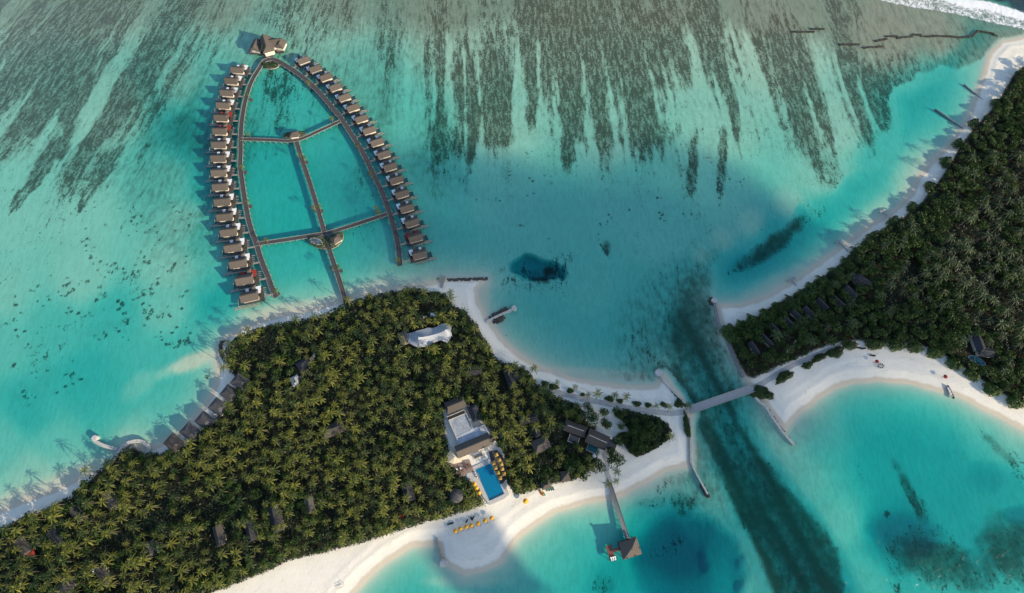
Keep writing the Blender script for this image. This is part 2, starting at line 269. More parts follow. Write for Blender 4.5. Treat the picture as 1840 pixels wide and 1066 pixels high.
for (cx, cy, rx, ry, an, am, sd) in [(1395,435,62,15,-40,.75,1),(1355,462,40,12,-32,.5,2),(972,500,24,9,10,.8,3),(986,482,9,9,0,.9,4),(1700,1012,100,42,12,.66,23),(1815,985,48,56,-10,.70,25),(1645,895,9,66,-27,.6,21),(1660,915,10,32,-30,.5,22),(1240,590,38,100,4,.62,75),(1215,680,36,8,35,.85,76),(846,265,9,54,8,.6,5),(1230,900,30,22,0,.3,34),(1170,905,42,12,0,.25,35),(1090,445,7,13,0,.6,6),(1800,810,8,44,-45,.5,29),(1262,760,14,60,-20,.5,30),(650,330,36,36,0,.22,64),(505,185,20,60,8,.22,68),(520,300,30,60,0,.1,69),(1085,1055,20,26,0,.35,70),(180,590,70,12,-20,.18,71),(60,690,60,30,-30,.15,72)]:
    gr = np.maximum(gr, am*ell(ipx, ipy, cx, cy, rx, ry, an, .5, sd))
lane = fbm((ipx-ipy*0.55)/14, (ipx*0.4+ipy)/260, 3, 95)
gr = np.maximum(gr, cgr*np.clip((ipy-500)/80, 0, 1)*np.clip(.34+1.1*(lane-.30)+.25*np.clip((ipy-760)/150, 0, 1), 0.12, .95)*np.where(ipy > 1060, .8, 1))
cov_s = np.where(grass > .02, np.minimum(cov_s, .30+.25*(chs-.3)), cov_s)
for (cx, cy, rx, ry, an) in [(1700,1010,110,50,12),(1815,990,50,60,-10),(1395,435,70,22,-40)]:
    e_ = ell(ipx, ipy, cx, cy, rx, ry, an, .3, 5); cov_s = np.where(e_ > 0, np.minimum(cov_s, .38), cov_s)
k_ = np.ones((3, 3)); 
for _ in range(3): gr[1:-1, 1:-1] = (gr[1:-1, 1:-1]*2+gr[:-2, 1:-1]+gr[2:, 1:-1]+gr[1:-1, :-2]+gr[1:-1, 2:])/6
gr = np.where(land > -4, 0, gr)
# scattered coral heads
for k in range(150):
    zone = RNG.rand()
    if zone < .45: cx, cy = RNG.uniform(120, 340), RNG.uniform(370, 620)
    elif zone < .6: cx, cy = RNG.uniform(0, 140), RNG.uniform(480, 720)
    else: cx, cy = RNG.uniform(850, 1350), RNG.uniform(270, 440)
    r = RNG.uniform(.5, 1.3)
    r = r*(.6 if cx > 800 else 1); gx, gy = Pn(cx, cy); j0 = np.searchsorted(xs, gx-8); j1 = np.searchsorted(xs, gx+8); i0 = np.searchsorted(ys, gy-8); i1 = np.searchsorted(ys, gy+8)
    for q in range(RNG.randint(1, 5)):
        ox, oy = RNG.uniform(-5, 5, 2)*(q > 0)
        d = np.hypot(GX[i0:i1, j0:j1]-gx-ox, (GY[i0:i1, j0:j1]-gy-oy)*1.3)
        cov_s[i0:i1, j0:j1] = np.maximum(cov_s[i0:i1, j0:j1], np.clip(1.4-d/r*0.7, 0, 1.0))
cov_s = np.where(land > -4, 0, cov_s); wash = np.where(land > -3, wash*np.clip(-land/3,0,1)*0.6, wash)
cov_s = np.clip(cov_s, -0.3, 0.64); wash = wash+.35*np.clip((75-ipy+25*(fbm(ipx/40, ipy/20, 3, 66)-.5))/50, 0, 1)*streaky; wash = np.maximum(wash, streaky*np.clip(cov_s*1.5-.1, 0, .85)*(1-inlag))
forest = np.maximum(np.maximum(sdist(GX, GY, FW), sdist(GX, GY, FE)), sdist(GX, GY, ISLE))
rocks = [Pn(1800,85), Pn(1822,95), Pn(1838,105)]
GZ = GZ - 0.25*np.clip(cov_s,0,1)*(land<-8)*0 
far = (np.abs(GX) > 530) | (GY > 505) | (GY < -160)
GZ = np.where(far & (land < 0), np.minimum(GZ, -2.0), GZ)
def add_attr(me, name, arr):
    a = me.attributes.new(name, 'FLOAT', 'POINT'); a.data.foreach_set('value', arr.astype(np.float32).ravel())
def mesh_np(name, verts, quads, mat, smooth=False, n=4):
    me = bpy.data.meshes.new(name)
    me.vertices.add(len(verts)); me.vertices.foreach_set('co', np.asarray(verts, np.float32).ravel())
    q = np.asarray(quads, np.int32); me.loops.add(q.size); me.loops.foreach_set('vertex_index', q.ravel())
    me.polygons.add(len(q)); me.polygons.foreach_set('loop_start', np.arange(0, q.size, n, dtype=np.int32))
    if smooth: me.polygons.foreach_set('use_smooth', np.ones(len(q), bool))
    me.update(calc_edges=True)
    if mat: me.materials.append(mat)
    o = bpy.data.objects.new(name, me); C.objects.link(o); return o
ny, nx = GX.shape
idx = np.arange(ny*nx).reshape(ny, nx)
quads = np.stack([idx[:-1, :-1], idx[:-1, 1:], idx[1:, 1:], idx[1:, :-1]], -1).reshape(-1, 4)
V = np.stack([GX, GY, GZ], -1).reshape(-1, 3)
# ---- ground material: sand, reef flat, forest litter
m, t, b = newmat('sand_and_reef')
p = pos(t); u = attr(t, 'cov'); wsh = attr(t, 'wash'); ld = attr(t, 'land'); fr = attr(t, 'forest')
sx = N(t, 'ShaderNodeSeparateXYZ'); t.links.new(p, sx.inputs[0])
nA = noise(t, p, 0.7, 5, 0.66); nB = noise(t, p, 0.09, 3, 0.6); nC = noise(t, p, 2.2, 3, 0.7); nV = noise(t, p, 0.22, 4, 0.6)
sand = mixc(t, nB, (.80, .755, .66), (.68, .64, .56))
sand = mixc(t, ma(t, 'MULTIPLY', sstep(t, nA, .45, .8), .22), sand, (.50, .46, .38))
# under water the sand carries a thin pale greenish film
seab = mixc(t, nB, (.60, .55, .42), (.50, .47, .35))
seab = mixc(t, ma(t, 'MULTIPLY', sstep(t, nC, .45, .75), .30), seab, (.36, .34, .24))
rp = N(t, 'ShaderNodeMapping'); rp.inputs['Rotation'].default_value = (0, 0, .5); rp.inputs['Scale'].default_value = (.55, .16, 1); t.links.new(p, rp.inputs[0])
nR = noise(t, rp.outputs[0], 1.0, 4, .6, .8)
seab = mixc(t, ma(t, 'MULTIPLY', sstep(t, nR, .42, .62), .38), seab, (.40, .37, .27))  # sand ripples and caustic-like light painted into the seabed colour
fl = ma(t, 'ABSOLUTE', ma(t, 'SUBTRACT', ma(t, 'FRACT', ma(t, 'ADD', ma(t, 'MULTIPLY', ld, .2), ma(t, 'MULTIPLY', nB, 2.2))), .5))
trk = ma(t, 'MULTIPLY', ma(t, 'MULTIPLY', sstep(t, fl, .09, .02), sstep(t, nV, .40, .62)), ma(t, 'MULTIPLY', sstep(t, ld, 1.0, 3.0), .30))
sand = mixc(t, trk, sand, (.42, .37, .29))
sand = mixc(t, ma(t, 'MULTIPLY', sstep(t, noise(t, p, 1.6, 4, .75), .52, .72), .15), sand, (.45, .42, .36))
wet = mixc(t, ma(t, 'MULTIPLY', sstep(t, ma(t, 'ADD', ld, ma(t, 'MULTIPLY', nV, 3.0)), 5.2, 3.2), .9), sand, (.52, .455, .35))
base = mixc(t, sstep(t, ld, -1.0, -9.0), wet, seab)
wm = ma(t, 'MULTIPLY', sstep(t, ma(t, 'ADD', wsh, ma(t, 'MULTIPLY', ma(t, 'SUBTRACT', nV, .5), .9)), 0.05, 1.05), 1.0)
film = mixc(t, nA, (.15, .118, .078), (.29, .235, .165))
base = mixc(t, ma(t, 'MULTIPLY', wm, .82), base, film)
gs = attr(t, 'grass'); gn = ma(t, 'ADD', gs, ma(t, 'MULTIPLY', ma(t, 'SUBTRACT', nV, .5), .55))
base = mixc(t, ma(t, 'MULTIPLY', sstep(t, gn, .02, .95), sstep(t, gs, .02, .2)), base, mixc(t, nA, (.040, .040, .024), (.105, .095, .055)))
cmb = N(t, 'ShaderNodeCombineXYZ'); t.links.new(attr(t, 'su'), cmb.inputs[0]); t.links.new(ma(t, 'MULTIPLY', attr(t, 'sv'), .28), cmb.inputs[1])
nS = noise(t, cmb.outputs[0], .16, 5, .68); nT = noise(t, cmb.outputs[0], .5, 3, .7)
base = mixc(t, ma(t, 'MULTIPLY', ma(t, 'MULTIPLY', sstep(t, nS, .42, .66), sstep(t, wsh, .05, .5)), .45), base, (.10, .085, .055))
u = ma(t, 'ADD', u, ma(t, 'ADD', ma(t, 'MULTIPLY', ma(t, 'SUBTRACT', nS, .5), 2.0), ma(t, 'MULTIPLY', ma(t, 'SUBTRACT', nT, .5), .7)))
thr = ma(t, 'ADD', u, ma(t, 'ADD', ma(t, 'MULTIPLY', ma(t, 'SUBTRACT', nA, .5), 1.5), ma(t, 'MULTIPLY', ma(t, 'SUBTRACT', nC, .5), 1.1)))
mask = ma(t, 'MULTIPLY', ma(t, 'MULTIPLY', sstep(t, thr, .42, .70), .92), sstep(t, attr(t, 'cov'), .02, .12))
coral = mixc(t, nC, (.038, .029, .019), (.15, .112, .072))
base = mixc(t, mask, base, coral)
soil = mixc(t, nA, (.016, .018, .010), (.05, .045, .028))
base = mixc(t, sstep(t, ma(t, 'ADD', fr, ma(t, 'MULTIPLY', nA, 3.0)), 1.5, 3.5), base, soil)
t.links.new(base, b.inputs['Base Color']); b.inputs['Roughness'].default_value = 1.0; b.inputs['Specular IOR Level'].default_value = 0.05
bp = N(t, 'ShaderNodeBump'); bp.inputs['Strength'].default_value = 0.5; bp.inputs['Distance'].default_value = 0.25
t.links.new(nA, bp.inputs['Height'])
upm = N(t, 'ShaderNodeMix', data_type='VECTOR'); upm.inputs[5].default_value = (0, 0, 1)   # light reaches the sea floor bent towards the vertical
t.links.new(ma(t, 'MULTIPLY', sstep(t, ld, 0.0, -6.0), .8), upm.inputs[0]); t.links.new(bp.outputs[0], upm.inputs[4])
t.links.new(upm.outputs[1], b.inputs['Normal'])
MGROUND = m
g = mesh_np('ground', V, quads, m, True)
for nm, ar in (('cov', cov_s), ('wash', wash), ('grass', gr), ('su', uu), ('sv', ipy), ('land', land), ('forest', np.maximum(forest, -30))): add_attr(g.data, nm, ar)
tag(g, 'white sand island ground running out under the lagoon as sandy and coral seabed', 'ground', kind='structure')
def gz(x, y):
    j = min(max(np.searchsorted(xs, x)-1, 0), nx-2); i = min(max(np.searchsorted(ys, y)-1, 0), ny-2)
    fx = (x-xs[j])/(xs[j+1]-xs[j]); fy = (y-ys[i])/(ys[i+1]-ys[i])
    return float((GZ[i, j]*(1-fx)+GZ[i, j+1]*fx)*(1-fy)+(GZ[i+1, j]*(1-fx)+GZ[i+1, j+1]*fx)*fy)
# ---- water: one clear body that takes the red out of the light with depth
m = bpy.data.materials.new('lagoon_water'); m.use_nodes = True; t = m.node_tree
for n_ in list(t.nodes): t.nodes.remove(n_)
out = N(t, 'ShaderNodeOutputMaterial'); tr = N(t, 'ShaderNodeBsdfTransparent'); gl = N(t, 'ShaderNodeBsdfGlossy')
gl.inputs['Roughness'].default_value = 0.12
fre = N(t, 'ShaderNodeFresnel'); fre.inputs['IOR'].default_value = 1.33
pp = pos(t)
w1 = noise(t, pp, 0.35, 4, 0.6, 0.6); w2 = noise(t, pp, 1.4, 3, 0.6)
hh = ma(t, 'ADD', w1, ma(t, 'MULTIPLY', w2, .4))
bp = N(t, 'ShaderNodeBump'); bp.inputs['Strength'].default_value = 0.7; bp.inputs['Distance'].default_value = 0.5
t.links.new(hh, bp.inputs['Height']); t.links.new(bp.outputs[0], gl.inputs['Normal']); t.links.new(bp.outputs[0], fre.inputs['Normal'])
tr.inputs[0].default_value = (0.97, 1, 1, 1)
mx = N(t, 'ShaderNodeMixShader'); t.links.new(ma(t,'MULTIPLY',fre.outputs[0],ma(t,'SUBTRACT',1.0,N(t,'ShaderNodeNewGeometry').outputs['Backfacing'])), mx.inputs[0]); t.links.new(tr.outputs[0], mx.inputs[1]); t.links.new(gl.outputs[0], mx.inputs[2])
t.links.new(mx.outputs[0], out.inputs['Surface'])
va = N(t, 'ShaderNodeVolumeAbsorption'); va.inputs['Color'].default_value = (0.0, 0.865, 0.905, 1); va.inputs['Density'].default_value = 0.60
t.links.new(va.outputs[0], out.inputs['Volume'])
WZ = 0.0; W = 5990
wv = [(-W,-W,-60),(W,-W,-60),(W,W,-60),(-W,W,-60),(-W,-W,WZ),(W,-W,WZ),(W,W,WZ),(-W,W,WZ)]
wq = [(0,3,2,1),(4,5,6,7),(0,1,5,4),(1,2,6,5),(2,3,7,6),(3,0,4,7)]
wo = mesh_np('water', wv, wq, m); tag(wo, 'clear turquoise lagoon water', 'water', kind='structure')
# ================================================================== clouds whose shade lies over the middle of the lagoon
mcl, t, b = newmat('cloud_white'); b.inputs['Base Color'].default_value = (.9,.9,.9,1); b.inputs['Roughness'].default_value = 1; b.inputs['Alpha'].default_value = .2   # thin fair-weather cloud lets part of the sun through
def ico(r=1.0):
    import bmesh
    bm = bmesh.new(); bmesh.ops.create_icosphere(bm, subdivisions=2, radius=r)
    v = np.array([x.co[:] for x in bm.verts]); f = np.array([[q.index for q in x.verts] for x in bm.faces]); bm.free(); return v, f
IV, IF = ico()
def cloud(poly, h, rad, label, seed):
    rs = np.random.RandomState(seed)
    g = np.array([Pn(*p) for p in poly]); k = h/math.tan(SUN_EL)
    off = np.array([-SHADOW.x*k, -SHADOW.y*k])
    x0, y0 = g.min(0); x1, y1 = g.max(0); vs = []; fs = []; n = 0
    X, Y = np.meshgrid(np.arange(x0, x1, rad*.8), np.arange(y0, y1, rad*.8))
    X = X+rs.uniform(-.2, .2, X.shape)*rad; Y = Y+rs.uniform(-.2, .2, X.shape)*rad
    d = segdist(X, Y, [tuple(q) for q in g], True); ins = inpoly(X, Y, [tuple(q) for q in g])
    for x, y, dd in zip(X[ins], Y[ins], d[ins]):
        r = max(min(dd*1.05, rad*rs.uniform(.85, 1.3)), rad*.3)
        zz = rs.uniform(-.2, .35)*rad*min(1, dd/rad/2)
        v = IV*np.array([r, r, r*.55])*(1+rs.uniform(-.08, .08, (len(IV), 1)))
        vs.append(v+np.array([x+off[0]-SHADOW.x*zz*2.6, y+off[1]-SHADOW.y*zz*2.6, h+zz])); fs.append(IF+n); n += len(IV)
    o = mesh_np('cloud', np.concatenate(vs), np.concatenate(fs), mcl, True, 3)
    tag(o, kind='structure')
    return o
CL1 = [(728,262),(790,276),(860,262),(905,270),(945,290),(1000,310),(1080,300),(1150,265),(1200,245),(1260,255),(1330,300),(1400,345),(1455,380),(1490,430),(1560,480),(1620,540),(1650,620),(1640,660),(1560,700),(1450,780),(1400,860),(1440,950),(1500,1010),(1540,1100),(1350,1100),(1270,1040),(1160,940),(1085,880),(1030,862),(985,870),(935,840),(905,770),(870,720),(850,640),(790,560),(720,510),(640,480),(600,430),(570,350),(640,330),(690,295)]
cloud(CL1, 700, 42, 'c', 1)
CL2 = [(790,935),(868,908),(925,1003),(1008,1080),(900,1095),(810,1060),(770,990)]
mcl = mcl.copy(); mcl.name = 'cloud_dense'; mcl.node_tree.nodes['Principled BSDF'].inputs['Alpha'].default_value = .6
cloud(CL2, 250, 11, 'c', 2)
# ================================================================== vegetation
def leafmat(name, lo, hi, trans=0.3):
    m, t, b = newmat(name)
    a = attr(t, 'tint')
    col = mixc(t, a, lo, hi)
    oi = N(t, 'ShaderNodeObjectInfo')
    col = mixc(t, ma(t, 'MULTIPLY', oi.outputs['Random'], .35), col, tuple(v*.55 for v in lo))
    t.links.new(col, b.inputs['Base Color']); b.inputs['Roughness'].default_value = 0.55; b.inputs['Specular IOR Level'].default_value = 0.35
    ts = N(t, 'ShaderNodeBsdfTranslucent'); t.links.new(col, ts.inputs[0])
    mx = N(t, 'ShaderNodeMixShader'); mx.inputs[0].default_value = trans
    t.links.new(b.outputs[0], mx.inputs[1]); t.links.new(ts.outputs[0], mx.inputs[2])
    t.links.new(mx.outputs[0], t.nodes['Material Output'].inputs[0]); return m
MPALM = leafmat('palm_frond', (.020,.054,.010), (.31,.30,.038))
MPALM_DIM = leafmat('palm_frond_dim_light', (.020,.046,.018), (.105,.15,.050))  # same fronds with weaker sun and haze put into the colour
MBROAD = leafmat('broad_leaf', (.016,.042,.010), (.075,.135,.022), .25)
MUNDER = leafmat('undergrowth_leaf', (.006,.016,.006), (.024,.046,.012), .15)  # leaf green darkened to carry the shade of gaps between crowns
MBARK = simple('palm_bark', (.16,.13,.10), (.08,.065,.05), 3)
def palm_crown(seed, L=4.6):
    rs = np.random.RandomState(seed); V_ = []; T_ = []; n = 0; tint = []
    nf = rs.randint(14, 18); az0 = rs.uniform(0, 6.28)
    base = rs.uniform(.1, .6)
    for k in range(nf):
        az = az0+k*2.399+rs.uniform(-.15, .15); lvl = k/nf
        el = R(58-85*lvl+rs.uniform(-8, 8)); l = L*rs.uniform(.82, 1.12)*(0.72+.28*min(1, lvl*2.5))
        droop = rs.uniform(.30, .55)
        ft = np.clip(base+rs.uniform(-.2, .25)+(.25 if rs.rand() < .12 else 0), 0, 1)
        ca, sa = math.cos(az), math.sin(az)
        def pt(s, w=0, dz=0):
            r = l*(math.cos(el)*s*(1-.12*s)); z = l*(math.sin(el)*s-droop*s*s)
            return (ca*r-sa*w, sa*r+ca*w, z+dz)
        ns = 7
        for sd in (-1, 1):
            for j in range(ns):
                s0 = .08+.9*j/ns; s1 = s0+.9/ns*.95; wd = .66*math.sin(math.pi*min(1, .18+.72*s0))*rs.uniform(.75, 1.15)
                V_ += [pt(s0), pt(s1), pt(min(1.05, s1+.10), sd*wd, -.28*wd-.05)]
                T_.append((n, n+1, n+2)); n += 3; tint += [ft*.8, ft, min(1, ft*1.25)]
        V_ += [pt(.9, -.1), pt(.9, .1), pt(1.12)]; T_.append((n, n+1, n+2)); n += 3; tint += [ft]*3
    return np.array(V_), np.array(T_), np.array(tint)
def trunk(h, lean, r0=.28, r1=.14, seg=5, n=6):
    V_ = []; Q = []
    for i in range(seg+1):
        s = i/seg; r = r0+(r1-r0)*s
        for k in range(n):
            a = 6.283*k/n; V_.append((lean[0]*s*s+r*math.cos(a), lean[1]*s*s+r*math.sin(a), -.6+(h+.6)*s))
    for i in range(seg):
        for k in range(n): Q.append((i*n+k, i*n+(k+1) % n, (i+1)*n+(k+1) % n, (i+1)*n+k))
    return np.array(V_), np.array(Q)
def mesh_leaf(name, v, f, ti, mat, n=3, link=True):
    o = mesh_np(name, v, f, mat, False, n); add_attr(o.data, 'tint', np.asarray(ti)); return o
PV = []     # palm variants: crown arrays, height, lean
for i in range(9):
    rs = np.random.RandomState(100+i); h = 11+rs.rand()*5; ln = rs.uniform(-1.4, 1.4, 2)
    PV.append((palm_crown(200+i), h, ln, trunk(h, ln)))
def empty(name, loc, rz=0.0, s=1.0):
    o = bpy.data.objects.new(name, None); C.objects.link(o); o.location = loc; o.rotation_euler = (0, 0, rz)
    o.scale = (s, s, s); o.empty_display_size = 1; return o
def proto_children(fn):
    """build child meshes once, remember their data"""
    return fn()
_pd = {}
def palm_data(i, mat):
    k = (i, mat.name)
    if k not in _pd:
        (cv, ct, ti), h, ln, (tv, tq) = PV[i]
        a = mesh_leaf('crown', cv+np.array([ln[0], ln[1], h]), ct, ti, mat)
        c = mesh_np('trunk', tv, tq, MBARK)
        _pd[k] = (a.data, c.data); bpy.data.objects.remove(a); bpy.data.objects.remove(c)
    return _pd[k]
def place_palm(i, x, y, z, rz, s, label, group, mat=None, name='coconut_palm'):
    da, db = palm_data(i, mat or MPALM)
    r = empty(name, (x, y, z), rz, s)
    for nm, d in (('crown', da), ('trunk', db)):
        o = bpy.data.objects.new(nm, d); C.objects.link(o); o.parent = r
    tag(r, label, 'palm tree', group); return r
def broad_arrays(seed, R0=3.6, hgt=6.0, nleaf=520, flat=.62):
    rs = np.random.RandomState(seed); nl = rs.randint(6, 10)
    lob = []
    for k in range(nl):
        a = rs.uniform(0, 6.28); q = R0*math.sqrt(rs.rand())*.62
        lob.append((q*math.cos(a), q*math.sin(a), hgt*.62+rs.uniform(-.5, .9), R0*rs.uniform(.38, .6), rs.uniform(-.25, .25)))
    Vv = []; Qq = []; ti = []; n = 0
    for j in range(nleaf):
        l = lob[rs.randint(nl)]; d = rs.normal(size=3); d /= np.linalg.norm(d); d[2] = abs(d[2])*.9-.15
        rr = l[3]*rs.uniform(.75, 1.05)
        c = np.array([l[0]+d[0]*rr, l[1]+d[1]*rr, l[2]+d[2]*rr*flat*1.3])
        nrm = d+rs.normal(size=3)*.55; nrm /= np.linalg.norm(nrm)
        u_ = np.cross(nrm, rs.normal(size=3)); u_ /= np.linalg.norm(u_); v_ = np.cross(nrm, u_); s = rs.uniform(.28, .5)
        Vv += [c-u_*s, c-v_*s*.6, c+u_*s, c+v_*s*.6]; Qq.append((n, n+1, n+2, n+3)); n += 4
        tt = np.clip(.42+l[4]+rs.uniform(-.25, .25)+.15*(d[2]), 0, 1); ti += [tt]*4
    return np.array(Vv), np.array(Qq), np.array(ti), lob
BV = []; _bd = []
for i in range(8):
    v, q, ti, lob = broad_arrays(300+i)
    tv, tq = trunk(3.6, (0, 0), .35, .18, 3)
    limbs_v = [tv]; limbs_q = [tq]; n = len(tv)
    for l in lob[:5]:
        p0 = np.array([0, 0, 2.0]); p1 = np.array([l[0], l[1], l[2]]); d = p1-p0
        sx_ = np.cross(d, [0, 0, 1.0]); sx_ /= (np.linalg.norm(sx_)+1e-6); sy_ = np.cross(sx_, d); sy_ /= (np.linalg.norm(sy_)+1e-6)
        ring = [p0+(sx_*math.cos(a)+sy_*math.sin(a))*.13 for a in (0, 2.09, 4.19)]+[p1+(sx_*math.cos(a)+sy_*math.sin(a))*.05 for a in (0, 2.09, 4.19)]
        limbs_v.append(np.array(ring)); limbs_q.append(np.array([(n, n+1, n+4, n+3), (n+1, n+2, n+5, n+4), (n+2, n, n+3, n+5)])); n += 6
    BV.append((v, q, ti, np.concatenate(limbs_v), np.concatenate(limbs_q)))
    a = mesh_leaf('crown', v, q, ti, MBROAD, 4); c = mesh_np('trunk', BV[-1][3], BV[-1][4], MBARK)
    _bd.append((a.data, c.data)); bpy.data.objects.remove(a); bpy.data.objects.remove(c)
def place_broad(i, x, y, z, rz, s, label, group, name='broadleaf_tree', cat='tree', sz=None):
    r = empty(name, (x, y, z), rz, s)
    if sz: r.scale = sz
    for nm, d in zip(('crown', 'trunk'), _bd[i]):
        o = bpy.data.objects.new(nm, d); C.objects.link(o); o.parent = r
    tag(r, label, cat, group); return r
# clearings, photograph coordinates: (x, y, r) or polygons
CLR_C = [(545,655,8.1),(532,684,6.8),(524,692,5.6),(597,772,9.3),(735,882,9.3),(822,888,9.3),(972,800,13.0),(962,780,8.1),(918,678,9.3),(905,690,7.4),(860,775,0.0),(880,740,0.0),(1015,852,9.3),(983,874,6.8),(195,900,8.7),(205,912,5.0),(137,925,7.4),(100,966,9.3),(88,958,6.2),(42,984,8.7),(30,972,6.2),(182,1035,8.7),(172,1024,5.6),(110,1055,9.3),(553,903,6.8),(447,952,9.3),(497,935,9.9),(490,918,6.2),(392,962,8.7),(388,955,5.6),(270,985,5.6),(720,928,6.2),(800,720,8.7),(830,740,9.9),(856,742,9.9),(778,566,3.7),(955,752,8.7),(845,745,9.9),(1075,760,3.7),(1052,760,6.2),(800,880,6.2),(560,640,7.4),(290,915,5.0),(265,905,5.0),(555,735,0.0),(900,675,6.2)]
CLR_P = [[(722,592),(760,583),(795,576),(816,583),(817,612),(792,622),(752,630),(724,622)],
 [(800,740),(838,728),(850,755),(872,764),(890,790),(905,812),(912,845),(908,880),(880,905),(866,885),(850,866),(828,850),(806,835),(808,800)],
 [(1004,752),(1030,748),(1102,776),(1112,800),(1086,818),(1062,832),(1040,795),(1010,788)],
 [(1730,605),(1765,600),(1790,640),(1775,668),(1735,650)],
 [(1395,640),(1432,612),(1428,604),(1390,632)]]
HUTS_W = [(311,796),(340,776),(367,756),(391,731),(412,707),(431,686)]     # dark roofs on the west shore
HUTS_E = [(1366,618),(1381,602),(1402,585),(1424,570),(1448,562),(1468,548),(1488,538),(1513,528),(1532,514),(1551,500),(1575,478),(1645,392)]
HUTS_E = [(1356,625,-58),(1378,607,-52),(1395,588,-52),(1419,573,-52),(1441,562,-50),(1460,550,-50),(1484,536,-50),(1510,530,-50),(1532,515,-40),(1556,500,-52),(1547,500,-50),(1584,462,-45),(1622,452,-45),(1690,388,-40),(1760,330,-40),(1775,235,-35)]
HUTS_E = [(1356,625,-62),(1379,611,-50),(1395,592,-54),(1419,579,-50),(1434,567,-50),(1456,561,-52),(1478,545,-52),(1507,541,-48),(1530,524,-48),(1550,508,-35)]
for hx, hy in HUTS_W: CLR_C.append((hx, hy, 13))
for hx, hy, _ in HUTS_E: CLR_C.append((hx+1, hy+1, 9)); CLR_C.append((hx-6, hy-9, 7)); CLR_C.append((hx-10, hy-17, 4))
def blocked(px, py, m=0):
    for (a, b_, r) in CLR_C:
        if r and (px-a)**2+(py-b_)**2 < (r+m)**2: return True
    for pl in CLR_P:
        if inpoly(np.array([px]), np.array([py]), pl)[0]: return True
    return False
def scatter(poly, dmin, inset, seed, tries=9000, zc=9.5, box=None):
    rs = np.random.RandomState(seed); g = [Pn(*p) for p in poly]
    xsn = [p[0] for p in g]; ysn = [p[1] for p in g]
    x0, x1, y0, y1 = max(min(xsn), -470), min(max(xsn), 470), max(min(ysn), -85), min(max(ysn), 400)
    cand = rs.uniform((x0, y0), (x1, y1), (tries, 2))
    d = segdist(cand[:, 0], cand[:, 1], g, True); ins = inpoly(cand[:, 0], cand[:, 1], g) & (d > inset)
    cell = {}; out = []
    for x, y in cand[ins]:
        cx, cy_ = int(x//dmin), int(y//dmin); ok = True
        for a in (-1, 0, 1):
            for b_ in (-1, 0, 1):
                for (qx, qy) in cell.get((cx+a, cy_+b_), ()):
                    if (qx-x)**2+(qy-y)**2 < dmin*dmin: ok = False; break
                if not ok: break
            if not ok: break
        if not ok: continue
        ix, iy = toimg(np.array(x), np.array(y), zc)
        if blocked(float(ix), float(iy), 3): continue
        cell.setdefault((cx, cy_), []).append((x, y)); out.append((x, y, float(ix), float(iy)))
    return out
palms = []   # x, y, ix, iy, variant, rot, scale, mat
rs = np.random.RandomState(55)
for (x, y, ix, iy) in scatter(FW, 3.85, 2.0, 1, 42000):
    # palms thin out into shrubs along the southern and western edges
    if fbm(np.array(x/26.), np.array(y/26.), 2, 71) < .38 and rs.rand() < .6: continue
    palms.append((x, y, ix, iy, rs.randint(9), rs.uniform(0, 6.28), rs.choice([rs.uniform(.5, .68), rs.uniform(.62, .86)]), 0))
for (x, y, ix, iy) in scatter(FE, 4.8, 7, 2, 18000):
    dsh = float(sdist(np.array([x]), np.array([y]), FE)[0])
    if dsh < 26 and rs.rand() < .8: continue
    if rs.rand() < .12: continue
    palms.append((x, y, ix, iy, rs.randint(9), rs.uniform(0, 6.28), rs.uniform(.62, .98), 1))
vis = [p for p in palms if -5 < p[2] < 1845 and -5 < p[3] < 1071]
vis.sort(key=lambda p: -p[6]*1000/mpp(p[3])/1000)
ind = vis[:240]; ids = set(id(p) for p in ind)
for p in ind:
    if p[7] == 0: place_palm(p[4], p[0], p[1], gz(p[0], p[1]), p[5], p[6], 'tall coconut palm with star shaped crown packed in the western island forest', 'palms of the forest on the western island')
    else: place_palm(p[4], p[0], p[1], gz(p[0], p[1]), p[5], p[6], 'coconut palm with fronds toned for weaker sun packed in the dense forest of the eastern island', 'palms of the forest on the eastern island', MPALM_DIM)
def merge_palms(lst, mat, name, label):
    vs = []; fs = []; ts = []; n = 0; tvs = []; tqs = []; tn = 0
    for (x, y, ix, iy, vi, rz, s, _) in lst:
        (cv, ct, ti), h, ln, (tv, tq) = PV[vi]
        c, s_ = math.cos(rz), math.sin(rz); M = np.array([[c, -s_, 0], [s_, c, 0], [0, 0, 1]])*s
        z = gz(x, y); o = np.array([x, y, z])
        vs.append((cv+np.array([ln[0], ln[1], h])) @ M.T+o); fs.append(ct+n); n += len(cv)
        ts.append(np.clip(ti*rs.uniform(.55, 1.15)+rs.uniform(-.22, .18)+.5*(float(fbm(np.array(x/30.), np.array(y/30.), 2, 88))-.5), 0, 1))
        tvs.append(tv @ M.T+o); tqs.append(tq+tn); tn += len(tv)
    cr = mesh_leaf(name, np.concatenate(vs), np.concatenate(fs), np.concatenate(ts), mat)
    tag(cr, label, 'palms', kind='stuff')
    tk = mesh_np('palm_trunks', np.concatenate(tvs), np.concatenate(tqs), MBARK); tk.parent = cr; tk['kind'] = 'stuff'
rest = [p for p in palms if id(p) not in ids]
merge_palms([p for p in rest if p[7] == 0], MPALM, 'palm_forest', 'mass of yellow green coconut palms covering the western island')
merge_palms([p for p in rest if p[7] == 1], MPALM_DIM, 'palm_forest', 'mass of palms toned for weaker sun covering the eastern island')
